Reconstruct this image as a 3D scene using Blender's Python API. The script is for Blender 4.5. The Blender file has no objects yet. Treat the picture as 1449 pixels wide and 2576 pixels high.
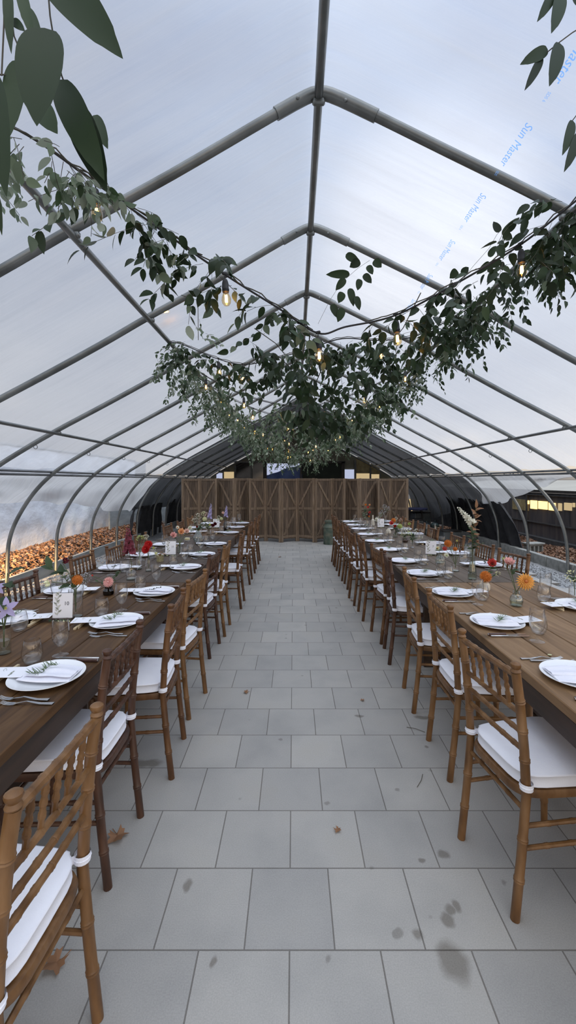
import bpy, math, random
from math import sin, cos, pi, radians, sqrt, atan2
from mathutils import Vector, Matrix, noise

random.seed(7)
SC = bpy.context.scene
COL = SC.collection
H = 1.57                     # camera height
F, CX, CY = 1087.0, 738.0, 1210.0
TT = 0.76                    # table top height
ORD = ['first','second','third','fourth','fifth','sixth','seventh','eighth','ninth','tenth','eleventh','twelfth','thirteenth','fourteenth','fifteenth','sixteenth','seventeenth','eighteenth','nineteenth','twentieth','twenty-first','twenty-second','twenty-third','twenty-fourth','twenty-fifth','twenty-sixth']

def at(px, py, Y):
    """a measured point of the photograph turned into metres at depth Y"""
    return Vector(((px - CX) * Y / F, Y, H - (py - CY) * Y / F))

# ------------------------------------------------------------------ materials
def N(nt, typ, **kw):
    n = nt.nodes.new(typ)
    for k, v in kw.items():
        if k.startswith('i_'):
            n.inputs[k[2:].replace('_', ' ')].default_value = v
        else:
            setattr(n, k, v)
    return n

def newmat(name):
    m = bpy.data.materials.new(name); m.use_nodes = True
    nt = m.node_tree; nt.nodes.clear()
    out = nt.nodes.new('ShaderNodeOutputMaterial')
    return m, nt, out

def ramp(nt, fac, stops):
    r = nt.nodes.new('ShaderNodeValToRGB')
    e = r.color_ramp.elements
    while len(e) > 1: e.remove(e[-1])
    e[0].position = stops[0][0]; e[0].color = (*stops[0][1], 1)
    for p, c in stops[1:]:
        x = e.new(p); x.color = (*c, 1)
    nt.links.new(fac, r.inputs[0])
    return r

def noisy(name, c1, c2, rough=.6, scale=8, stretch=(1,1,1), bump=0., metal=0., spec=.5, detail=4, obj=True, c3=None, bscale=None, sheen=0, island=0.):
    m, nt, out = newmat(name)
    b = N(nt, 'ShaderNodeBsdfPrincipled'); b.inputs['Roughness'].default_value = rough
    b.inputs['Metallic'].default_value = metal; b.inputs['Specular IOR Level'].default_value = spec
    tc = N(nt, 'ShaderNodeTexCoord'); mp = N(nt, 'ShaderNodeMapping'); mp.inputs['Scale'].default_value = stretch
    nt.links.new(tc.outputs['Object'], mp.inputs[0])
    no = N(nt, 'ShaderNodeTexNoise'); no.inputs['Scale'].default_value = scale; no.inputs['Detail'].default_value = detail
    nt.links.new(mp.outputs[0], no.inputs['Vector'])
    st = [(.3, c1), (.7, c2)] if c3 is None else [(.3, c1), (.5, c2), (.72, c3)]
    r = ramp(nt, no.outputs['Fac'], st)
    col = r.outputs[0]
    if island:
        g = N(nt, 'ShaderNodeNewGeometry'); hs = N(nt, 'ShaderNodeHueSaturation')
        ml = N(nt, 'ShaderNodeMapRange'); ml.inputs['To Min'].default_value = 1 - island; ml.inputs['To Max'].default_value = 1 + island
        nt.links.new(g.outputs['Random Per Island'], ml.inputs[0]); nt.links.new(ml.outputs[0], hs.inputs['Value'])
        nt.links.new(col, hs.inputs['Color']); col = hs.outputs[0]
    nt.links.new(col, b.inputs['Base Color'])
    if bump:
        bp = N(nt, 'ShaderNodeBump'); bp.inputs['Strength'].default_value = bump; bp.inputs['Distance'].default_value = .01
        n2 = N(nt, 'ShaderNodeTexNoise'); n2.inputs['Scale'].default_value = bscale or scale * 3; n2.inputs['Detail'].default_value = 5
        nt.links.new(mp.outputs[0], n2.inputs['Vector']); nt.links.new(n2.outputs['Fac'], bp.inputs['Height'])
        nt.links.new(bp.outputs[0], b.inputs['Normal'])
    nt.links.new(b.outputs[0], out.inputs[0])
    return m

def leafmat(name, front, back, transl=.25, rough=.45, var=.3):
    m, nt, out = newmat(name)
    g = N(nt, 'ShaderNodeNewGeometry')
    mx = N(nt, 'ShaderNodeMix', data_type='RGBA'); mx.inputs[6].default_value = (*front, 1); mx.inputs[7].default_value = (*back, 1)
    nt.links.new(g.outputs['Backfacing'], mx.inputs[0])
    hs = N(nt, 'ShaderNodeHueSaturation'); ml = N(nt, 'ShaderNodeMapRange')
    ml.inputs['To Min'].default_value = 1 - var; ml.inputs['To Max'].default_value = 1 + var
    nt.links.new(g.outputs['Random Per Island'], ml.inputs[0]); nt.links.new(ml.outputs[0], hs.inputs['Value'])
    nt.links.new(mx.outputs[2], hs.inputs['Color'])
    b = N(nt, 'ShaderNodeBsdfPrincipled'); b.inputs['Roughness'].default_value = rough; b.inputs['Specular IOR Level'].default_value = .35
    t = N(nt, 'ShaderNodeBsdfTranslucent'); ms = N(nt, 'ShaderNodeMixShader'); ms.inputs[0].default_value = transl
    nt.links.new(hs.outputs[0], b.inputs['Base Color']); nt.links.new(hs.outputs[0], t.inputs[0])
    nt.links.new(b.outputs[0], ms.inputs[1]); nt.links.new(t.outputs[0], ms.inputs[2]); nt.links.new(ms.outputs[0], out.inputs[0])
    return m

def glassmat(name, tint=(1,1,1), base=.04, edge=.9, rough=.02, power=.35):
    m, nt, out = newmat(name)
    t = N(nt, 'ShaderNodeBsdfTransparent'); t.inputs[0].default_value = (*tint, 1)
    g = N(nt, 'ShaderNodeBsdfGlossy'); g.inputs['Roughness'].default_value = rough
    lw = N(nt, 'ShaderNodeLayerWeight'); lw.inputs['Blend'].default_value = power
    pw = N(nt, 'ShaderNodeMath', operation='POWER'); pw.inputs[1].default_value = 3.0; nt.links.new(lw.outputs['Facing'], pw.inputs[0])
    lw.inputs['Blend'].default_value = .5
    mr = N(nt, 'ShaderNodeMapRange'); mr.inputs['To Min'].default_value = base; mr.inputs['To Max'].default_value = edge
    nt.links.new(pw.outputs[0], mr.inputs[0])
    ms = N(nt, 'ShaderNodeMixShader'); nt.links.new(mr.outputs[0], ms.inputs[0])
    nt.links.new(t.outputs[0], ms.inputs[1]); nt.links.new(g.outputs[0], ms.inputs[2]); nt.links.new(ms.outputs[0], out.inputs[0])
    return m

def filmmat(name, col, clear=.12, diff=.25, streak=.5, gloss=.06, var=.08, stretch=(.35, 5.5, .35)):
    m, nt, out = newmat(name)
    tc = N(nt, 'ShaderNodeTexCoord')
    mp = N(nt, 'ShaderNodeMapping'); mp.inputs['Scale'].default_value = stretch
    nt.links.new(tc.outputs['Object'], mp.inputs[0])
    n1 = N(nt, 'ShaderNodeTexNoise'); n1.inputs['Scale'].default_value = 1.6; n1.inputs['Detail'].default_value = 5; n1.inputs['Roughness'].default_value = .55
    nt.links.new(mp.outputs[0], n1.inputs['Vector'])
    n2 = N(nt, 'ShaderNodeTexNoise'); n2.inputs['Scale'].default_value = .5; n2.inputs['Detail'].default_value = 3
    nt.links.new(tc.outputs['Object'], n2.inputs['Vector'])
    ad = N(nt, 'ShaderNodeMath', operation='MULTIPLY'); nt.links.new(n1.outputs['Fac'], ad.inputs[0]); nt.links.new(n2.outputs['Fac'], ad.inputs[1])
    r = ramp(nt, ad.outputs[0], [(.12, tuple(c * (1 - var * 1.6) for c in col)), (.28, col), (.42, tuple(min(1, c * (1 + var)) for c in col))])
    tl = N(nt, 'ShaderNodeBsdfTranslucent'); df = N(nt, 'ShaderNodeBsdfDiffuse'); tr = N(nt, 'ShaderNodeBsdfTransparent'); gl = N(nt, 'ShaderNodeBsdfGlossy')
    gl.inputs['Roughness'].default_value = .3; tr.inputs[0].default_value = (.95, .97, 1, 1)
    bp = N(nt, 'ShaderNodeBump'); bp.inputs['Strength'].default_value = streak; bp.inputs['Distance'].default_value = .06
    nt.links.new(n1.outputs['Fac'], bp.inputs['Height'])
    for s in (tl, df, gl): nt.links.new(bp.outputs[0], s.inputs['Normal'])
    nt.links.new(r.outputs[0], tl.inputs[0]); nt.links.new(r.outputs[0], df.inputs[0])
    a = N(nt, 'ShaderNodeMixShader'); a.inputs[0].default_value = diff; nt.links.new(tl.outputs[0], a.inputs[1]); nt.links.new(df.outputs[0], a.inputs[2])
    b = N(nt, 'ShaderNodeMixShader'); b.inputs[0].default_value = gloss; nt.links.new(a.outputs[0], b.inputs[1]); nt.links.new(gl.outputs[0], b.inputs[2])
    c = N(nt, 'ShaderNodeMixShader'); c.inputs[0].default_value = clear
    if clear > .3:
        cm = N(nt, 'ShaderNodeMapRange'); cm.inputs['From Min'].default_value = .12; cm.inputs['From Max'].default_value = .42
        cm.inputs['To Min'].default_value = clear * .6; cm.inputs['To Max'].default_value = clear * 1.4
        nt.links.new(ad.outputs[0], cm.inputs[0]); nt.links.new(cm.outputs[0], c.inputs[0])
    if True:
        pass
    c.label = 'film'; nt.links.new(b.outputs[0], c.inputs[1]); nt.links.new(tr.outputs[0], c.inputs[2])
    nt.links.new(c.outputs[0], out.inputs[0])
    return m

def emit(name, col, s):
    m, nt, out = newmat(name)
    e = N(nt, 'ShaderNodeEmission'); e.inputs[0].default_value = (*col, 1); e.inputs[1].default_value = s
    nt.links.new(e.outputs[0], out.inputs[0]); return m

def wood_table(name, c1, c2, c3):
    m, nt, out = newmat(name)
    tc = N(nt, 'ShaderNodeTexCoord'); mp = N(nt, 'ShaderNodeMapping'); mp.inputs['Scale'].default_value = (9, .8, 9)
    nt.links.new(tc.outputs['Object'], mp.inputs[0])
    g = N(nt, 'ShaderNodeNewGeometry')
    ad = N(nt, 'ShaderNodeVectorMath', operation='ADD'); sc = N(nt, 'ShaderNodeVectorMath', operation='SCALE'); sc.inputs['Scale'].default_value = 37.
    cb = N(nt, 'ShaderNodeCombineXYZ'); nt.links.new(g.outputs['Random Per Island'], cb.inputs[1]); nt.links.new(cb.outputs[0], sc.inputs[0])
    nt.links.new(mp.outputs[0], ad.inputs[0]); nt.links.new(sc.outputs[0], ad.inputs[1])
    n1 = N(nt, 'ShaderNodeTexNoise'); n1.inputs['Scale'].default_value = 2.2; n1.inputs['Detail'].default_value = 6; n1.inputs['Distortion'].default_value = 1.2
    nt.links.new(ad.outputs[0], n1.inputs['Vector'])
    r = ramp(nt, n1.outputs['Fac'], [(.25, c1), (.5, c2), (.75, c3)])
    # knots
    mk = N(nt, 'ShaderNodeMapping'); mk.inputs['Scale'].default_value = (6, 2.2, 1); nt.links.new(tc.outputs['Object'], mk.inputs[0])
    vo = N(nt, 'ShaderNodeTexVoronoi'); vo.inputs['Scale'].default_value = .8; nt.links.new(mk.outputs[0], vo.inputs['Vector'])
    kr = ramp(nt, vo.outputs['Distance'], [(0, (.35, .33, .3)), (.05, (.6, .58, .55)), (.1, (1, 1, 1))])
    mm = N(nt, 'ShaderNodeMix', data_type='RGBA', blend_type='MULTIPLY'); mm.inputs[0].default_value = 1
    nt.links.new(r.outputs[0], mm.inputs[6]); nt.links.new(kr.outputs[0], mm.inputs[7])
    hs = N(nt, 'ShaderNodeHueSaturation'); ml = N(nt, 'ShaderNodeMapRange'); ml.inputs['To Min'].default_value = .82; ml.inputs['To Max'].default_value = 1.18
    nt.links.new(g.outputs['Random Per Island'], ml.inputs[0]); nt.links.new(ml.outputs[0], hs.inputs['Value']); nt.links.new(mm.outputs[2], hs.inputs['Color'])
    b = N(nt, 'ShaderNodeBsdfPrincipled'); b.inputs['Roughness'].default_value = .55; b.inputs['Specular IOR Level'].default_value = .25
    nt.links.new(hs.outputs[0], b.inputs['Base Color'])
    bp = N(nt, 'ShaderNodeBump'); bp.inputs['Strength'].default_value = .25; bp.inputs['Distance'].default_value = .004
    nt.links.new(n1.outputs['Fac'], bp.inputs['Height']); nt.links.new(bp.outputs[0], b.inputs['Normal'])
    nt.links.new(b.outputs[0], out.inputs[0]); return m

STAINS = [(1065,1805,.10,.045),(1140,2420,.10,.12),(1117,2148,.05,.045),(1150,2280,.03,.05),(470,2228,.03,.06),(370,1920,.16,.07),(1062,2165,.03,.03),(1132,2290,.04,.04),(1072,1878,.03,.03),(1130,2315,.05,.05),(1050,2350,.04,.04),(905,1800,.05,.03),(540,2418,.02,.04)]
def paver_mat():
    m, nt, out = newmat('grey_pavers')
    tc = N(nt, 'ShaderNodeTexCoord'); mp = N(nt, 'ShaderNodeMapping')
    mp.inputs['Location'].default_value = (.013 + .304 * 40, -1.446 + .306 * 40, 0)
    nt.links.new(tc.outputs['Object'], mp.inputs[0])
    br = N(nt, 'ShaderNodeTexBrick', offset=.5, offset_frequency=2, squash=1, squash_frequency=2)
    br.inputs['Color1'].default_value = (.395, .39, .375, 1); br.inputs['Color2'].default_value = (.465, .455, .43, 1)
    br.inputs['Mortar'].default_value = (.20, .19, .175, 1)
    br.inputs['Scale'].default_value = 1; br.inputs['Mortar Size'].default_value = .0028; br.inputs['Mortar Smooth'].default_value = .25; br.inputs['Bias'].default_value = -.1
    br.inputs['Brick Width'].default_value = .304; br.inputs['Row Height'].default_value = .306
    nt.links.new(mp.outputs[0], br.inputs['Vector'])
    # fine and large mottling
    n1 = N(nt, 'ShaderNodeTexNoise'); n1.inputs['Scale'].default_value = 3.1; n1.inputs['Detail'].default_value = 6; nt.links.new(tc.outputs['Object'], n1.inputs['Vector'])
    r1 = ramp(nt, n1.outputs['Fac'], [(.25, (.84, .85, .86)), (.55, (1, 1, 1)), (.8, (1.0, .985, .95))])
    n2 = N(nt, 'ShaderNodeTexNoise'); n2.inputs['Scale'].default_value = 220; n2.inputs['Detail'].default_value = 3; nt.links.new(tc.outputs['Object'], n2.inputs['Vector'])
    r2 = ramp(nt, n2.outputs['Fac'], [(.3, (.88, .88, .88)), (.7, (1.06, 1.06, 1.06))])
    def mul(a, b, f=1.):
        x = N(nt, 'ShaderNodeMix', data_type='RGBA', blend_type='MULTIPLY'); x.inputs[0].default_value = f
        nt.links.new(a, x.inputs[6]); nt.links.new(b, x.inputs[7]); return x.outputs[2]
    c = mul(mul(br.outputs['Color'], r1.outputs[0]), r2.outputs[0])
    # small scattered drip spots
    vo = N(nt, 'ShaderNodeTexVoronoi'); vo.inputs['Scale'].default_value = 5.2; vo.inputs['Randomness'].default_value = 1
    wv = N(nt, 'ShaderNodeTexNoise'); wv.inputs['Scale'].default_value = 14
    nt.links.new(tc.outputs['Object'], wv.inputs['Vector'])
    va = N(nt, 'ShaderNodeVectorMath', operation='MULTIPLY_ADD'); va.inputs[1].default_value = (.05, .05, .05)
    nt.links.new(wv.outputs['Color'], va.inputs[0]); nt.links.new(tc.outputs['Object'], va.inputs[2]); nt.links.new(va.outputs[0], vo.inputs['Vector'])
    sub = N(nt, 'ShaderNodeMath', operation='MULTIPLY_ADD'); sub.inputs[1].default_value = .09; sub.inputs[2].default_value = -.015
    sp = N(nt, 'ShaderNodeSeparateColor'); nt.links.new(vo.outputs['Color'], sp.inputs[0]); nt.links.new(sp.outputs[0], sub.inputs[0])
    df = N(nt, 'ShaderNodeMath', operation='SUBTRACT'); nt.links.new(vo.outputs['Distance'], df.inputs[0]); nt.links.new(sub.outputs[0], df.inputs[1])
    r3 = ramp(nt, df.outputs[0], [(0, (.62, .61, .59)), (.035, (1, 1, 1))])
    c = mul(c, r3.outputs[0], .85)
    # the larger wet stains
    sxyz = N(nt, 'ShaderNodeSeparateXYZ'); nt.links.new(va.outputs[0], sxyz.inputs[0])
    best = None
    for (px, py, w, hh) in STAINS:
        Y = F * H / (py - CY); X = (px - CX) * Y / F
        cmb = N(nt, 'ShaderNodeVectorMath', operation='SUBTRACT'); cmb.inputs[1].default_value = (X + .025, Y + .025, .025)
        nt.links.new(va.outputs[0], cmb.inputs[0])
        dv = N(nt, 'ShaderNodeVectorMath', operation='MULTIPLY'); dv.inputs[1].default_value = (2 / w * .8, 2 / hh * .8, 0)
        nt.links.new(cmb.outputs[0], dv.inputs[0])
        ln = N(nt, 'ShaderNodeVectorMath', operation='LENGTH'); nt.links.new(dv.outputs[0], ln.inputs[0])
        if best is None: best = ln.outputs['Value']
        else:
            mn = N(nt, 'ShaderNodeMath', operation='MINIMUM'); nt.links.new(best, mn.inputs[0]); nt.links.new(ln.outputs['Value'], mn.inputs[1]); best = mn.outputs[0]
    r4 = ramp(nt, best, [(.55, (.58, .56, .53)), (1., (1, 1, 1))])
    c = mul(c, r4.outputs[0])
    b = N(nt, 'ShaderNodeBsdfPrincipled'); b.inputs['Roughness'].default_value = .62; b.inputs['Specular IOR Level'].default_value = .35
    nt.links.new(c, b.inputs['Base Color'])
    bp = N(nt, 'ShaderNodeBump'); bp.inputs['Strength'].default_value = .6; bp.inputs['Distance'].default_value = .004; bp.invert = True
    nt.links.new(br.outputs['Fac'], bp.inputs['Height'])
    bp2 = N(nt, 'ShaderNodeBump'); bp2.inputs['Strength'].default_value = .15; bp2.inputs['Distance'].default_value = .003
    nt.links.new(n2.outputs['Fac'], bp2.inputs['Height']); nt.links.new(bp.outputs[0], bp2.inputs['Normal']); nt.links.new(bp2.outputs[0], b.inputs['Normal'])
    nt.links.new(b.outputs[0], out.inputs[0]); return m

M = {}
M['steel'] = noisy('galvanised_steel', (.16,.172,.172), (.27,.285,.285), rough=.38, scale=5, metal=.75, bump=.1)
M['steel_dark'] = noisy('dull_channel', (.12,.125,.13), (.2,.205,.21), rough=.5, scale=6, metal=.6)
M['film'] = filmmat('poly_film', (.70,.70,.71), clear=.42, diff=.2, streak=.15, gloss=.05)
M['curtain'] = filmmat('poly_curtain', (.60,.60,.60), clear=.1, diff=.35, streak=.7, gloss=.06)
M['curtain_r'] = filmmat('poly_curtain_clearer', (.46,.46,.46), clear=.25, diff=.3, streak=.7, gloss=.08)
M['whitewall'] = filmmat('white_poly_wall', (.84,.88,.95), clear=0, diff=.8, streak=1.0, gloss=.08, var=.1, stretch=(1.2, 1.1, 1.6))
M['shade'] = filmmat('shade_cloth', (.055,.056,.058), clear=.03, diff=.4, streak=.6, gloss=.02, var=.25)
M['black'] = noisy('black_cloth', (.006,.006,.008), (.02,.021,.024), rough=.8, scale=9)
M['pavers'] = paver_mat()
M['soil'] = noisy('dark_soil', (.05,.042,.035), (.11,.095,.08), rough=.95, scale=9, bump=.8)
M['gravel'] = noisy('grey_gravel', (.10,.105,.11), (.3,.31,.32), rough=.9, scale=60, detail=2, bump=1.0, c3=(.46,.47,.48), bscale=70)
M['concrete'] = noisy('concrete', (.20,.21,.20), (.33,.335,.32), rough=.9, scale=12, bump=.4)
M['board'] = noisy('grey_board', (.22,.24,.24), (.33,.35,.35), rough=.8, scale=10, stretch=(1,.2,1), bump=.3)
M['tan'] = noisy('tan_chair_wood', (.095,.043,.013), (.17,.083,.028), rough=.42, scale=22, stretch=(1,1,.25), c3=(.24,.13,.055), bump=.08)
M['brown'] = noisy('brown_chair_wood', (.055,.022,.008), (.11,.048,.016), rough=.4, scale=22, stretch=(1,1,.25), c3=(.165,.078,.03), bump=.08)
M['red'] = noisy('dark_red_chair_wood', (.032,.014,.008), (.068,.029,.015), rough=.4, scale=22, stretch=(1,1,.25), c3=(.11,.05,.027), bump=.08)
M['cushion'] = noisy('white_cotton', (.82,.84,.93), (.88,.90,.97), rough=.9, scale=7, bump=.15, bscale=300)
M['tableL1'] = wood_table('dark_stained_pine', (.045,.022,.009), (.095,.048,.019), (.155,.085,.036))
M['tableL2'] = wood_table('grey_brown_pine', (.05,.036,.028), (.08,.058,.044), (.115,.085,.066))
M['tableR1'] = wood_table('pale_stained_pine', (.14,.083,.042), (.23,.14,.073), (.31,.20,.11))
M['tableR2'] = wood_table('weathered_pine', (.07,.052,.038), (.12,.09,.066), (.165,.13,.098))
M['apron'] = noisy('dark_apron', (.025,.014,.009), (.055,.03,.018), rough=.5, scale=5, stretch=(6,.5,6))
M['barn'] = noisy('barn_wood', (.055,.036,.024), (.13,.092,.065), rough=.85, scale=7, stretch=(9,9,.45), c3=(.20,.145,.10), bump=.6, island=.35, detail=7)
M['barn2'] = noisy('barn_wood_brace', (.11,.075,.048), (.21,.15,.10), rough=.85, scale=7, stretch=(7,7,.6), c3=(.26,.20,.15), bump=.6, island=.25, detail=7)
M['china'] = noisy('white_china', (.88,.91,.95), (.92,.94,.97), rough=.15, scale=2)
M['linen'] = noisy('white_linen', (.82,.84,.95), (.90,.91,.98), rough=.85, scale=9, bump=.2, bscale=200)
M['paper'] = noisy('white_paper', (.86,.88,.96), (.90,.92,.98), rough=.7, scale=3)
M['ink'] = noisy('grey_ink', (.05,.05,.07), (.09,.09,.12), rough=.7)
M['inkgreen'] = noisy('sage_ink', (.22,.25,.22), (.36,.38,.33), rough=.7, scale=60)
M['inkpale'] = noisy('pale_ink', (.55,.57,.55), (.65,.66,.62), rough=.7, scale=60)
M['silver'] = noisy('cutlery_steel', (.5,.5,.5), (.62,.62,.62), rough=.18, metal=1, scale=3)
M['rosewood'] = noisy('knife_handle', (.06,.03,.025), (.11,.06,.05), rough=.45, scale=30)
M['palewood'] = noisy('pale_wood', (.50,.40,.25), (.62,.52,.35), rough=.6, scale=20, stretch=(1,.1,1))
M['glass'] = glassmat('clear_glass', (.99,.993,.995), .05, 1.0, .02, .45)
M['glass_heavy'] = glassmat('ribbed_glass', (.90,.93,.92), .12, 1.0, .05, .5)
M['water'] = glassmat('vase_water', (.86,.90,.86), .05, .5, .02, .3)
M['amberglass'] = glassmat('brown_glass', (.22,.13,.06), .08, .7, .05, .4)
M['mercury'] = noisy('speckled_gold_glass', (.30,.27,.15), (.6,.56,.36), rough=.3, metal=.4, scale=80)
M['ceramic'] = noisy('cream_ceramic', (.55,.52,.44), (.66,.63,.55), rough=.55, scale=20)
M['stoneware'] = noisy('brown_stoneware', (.04,.025,.02), (.09,.06,.045), rough=.4, scale=20)
M['wax'] = noisy('yellow_wax', (.62,.58,.33), (.7,.66,.42), rough=.5)
M['blackmetal'] = noisy('black_stand', (.015,.012,.012), (.03,.025,.022), rough=.4)
M['rubber'] = noisy('black_rubber', (.012,.012,.014), (.022,.022,.026), rough=.55)
M['bulbglass'] = glassmat('bulb_glass', (1.0,.86,.62), .06, .8, .02, .35)
M['filament'] = emit('filament', (1, .48, .11), 24)
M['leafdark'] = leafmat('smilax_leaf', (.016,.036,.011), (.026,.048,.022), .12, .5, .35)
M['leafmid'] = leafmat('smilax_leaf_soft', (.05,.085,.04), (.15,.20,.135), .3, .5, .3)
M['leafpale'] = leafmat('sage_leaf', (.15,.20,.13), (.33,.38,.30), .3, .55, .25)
M['stem'] = noisy('green_stem', (.06,.09,.03), (.10,.13,.05), rough=.6)
M['vinestem'] = noisy('vine_stem', (.05,.05,.035), (.10,.09,.07), rough=.7)
M['rosemary'] = leafmat('rosemary_leaf', (.12,.19,.10), (.20,.27,.17), .1, .6, .2)
M['maple'] = leafmat('dry_maple', (.28,.15,.08), (.36,.22,.13), .1, .7, .15)
M['milkcan'] = noisy('green_milk_can', (.035,.06,.045), (.075,.105,.08), rough=.6, scale=8, c3=(.16,.15,.11), bump=.2)
M['greenglass'] = glassmat('dark_green_pane', (.06,.075,.065), .1, .8, .08, .3)
M['doorgreen'] = noisy('dark_green_tarp', (.018,.026,.018), (.032,.042,.030), rough=.7, scale=3)
M['frametimber'] = noisy('grey_timber', (.12,.12,.11), (.22,.215,.20), rough=.8, scale=10, stretch=(4,4,.4))
M['bluetarp'] = noisy('blue_tarp', (.05,.10,.32), (.16,.25,.55), rough=.5, scale=2.5, bump=.5, bscale=3)
M['bluecloth'] = noisy('navy_cloth', (.05,.06,.16), (.09,.10,.24), rough=.7, scale=5)
M['shed'] = noisy('dark_shed_sheet', (.028,.028,.034), (.075,.07,.072), rough=.35, scale=2, stretch=(1,3,.4), c3=(.12,.10,.09))
M['shedframe'] = noisy('shed_frame', (.035,.036,.037), (.07,.07,.07), rough=.6)
M['shedroof'] = filmmat('shed_roof', (.58,.56,.50), clear=0, diff=.7, streak=.4)
M['litwindow'] = emit('lit_window', (1, .66, .24), 1.7)
M['litpane'] = emit('sunset_pane', (1, .76, .42), .42)  # sunset glow in the panes, put in as emission
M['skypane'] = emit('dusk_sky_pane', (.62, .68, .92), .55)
M['goldpane'] = noisy('gold_lit_pane', (.22,.17,.07), (.42,.34,.17), rough=.3, scale=6, bump=.5)  # golden light on the panes put into the base colour
M['olivepane'] = noisy('olive_film_pane', (.12,.115,.075), (.22,.21,.15), rough=.4, scale=3, bump=.4)
M['crate'] = noisy('grey_plastic_bin', (.05,.06,.065), (.09,.10,.105), rough=.5)
M['jug'] = glassmat('blue_plastic_jug', (.45,.6,.62), .15, .7, .1, .4)
def _litter(name, cols, warm=1.):
    m, nt, out = newmat(name)
    g = N(nt, 'ShaderNodeNewGeometry')
    n = len(cols); r = ramp(nt, g.outputs['Random Per Island'], [(i / n, c) for i, c in enumerate(cols)])
    b = N(nt, 'ShaderNodeBsdfPrincipled'); b.inputs['Roughness'].default_value = .7
    nt.links.new(r.outputs[0], b.inputs['Base Color']); nt.links.new(b.outputs[0], out.inputs[0]); return m
M['litter'] = _litter('dry_leaves', [(.10,.05,.03), (.20,.11,.07), (.30,.19,.13), (.16,.08,.05), (.36,.25,.18), (.24,.13,.08)])
M['filmtext'] = None
def flowermat(name, a, b, transl=.25):
    return leafmat(name, a, b, transl, .6, .18)
M['f_orange'] = flowermat('orange_petal', (.72,.26,.05), (.72,.30,.08))
M['f_yellow'] = flowermat('apricot_petal', (.86,.48,.13), (.85,.42,.12))
M['f_pink'] = flowermat('pink_petal', (.86,.50,.48), (.88,.62,.58))
M['f_blush'] = flowermat('blush_petal', (.84,.62,.55), (.85,.68,.6))
M['f_peach'] = flowermat('peach_petal', (.88,.50,.26), (.88,.6,.4))
M['f_red'] = flowermat('red_petal', (.50,.012,.012), (.42,.02,.02))
M['f_coral'] = flowermat('coral_petal', (.66,.10,.09), (.7,.16,.13))
M['f_magenta'] = flowermat('magenta_petal', (.20,.04,.065), (.34,.13,.15))
M['f_burg'] = flowermat('burgundy_petal', (.10,.01,.02), (.13,.02,.03))
M['f_white'] = flowermat('white_petal', (.80,.80,.70), (.82,.83,.74))
M['f_cream'] = flowermat('cream_petal', (.76,.77,.50), (.78,.80,.58))
M['f_lime'] = flowermat('lime_petal', (.50,.60,.22), (.55,.65,.30))
M['f_lilac'] = flowermat('lilac_petal', (.46,.42,.70), (.62,.58,.78))
M['f_mist'] = flowermat('mist_petal', (.42,.42,.45), (.5,.5,.52))
M['f_core'] = flowermat('flower_core', (.50,.16,.04), (.5,.16,.04), 0)
M['f_corey'] = flowermat('yellow_core', (.62,.62,.25), (.6,.6,.25), 0)

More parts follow.
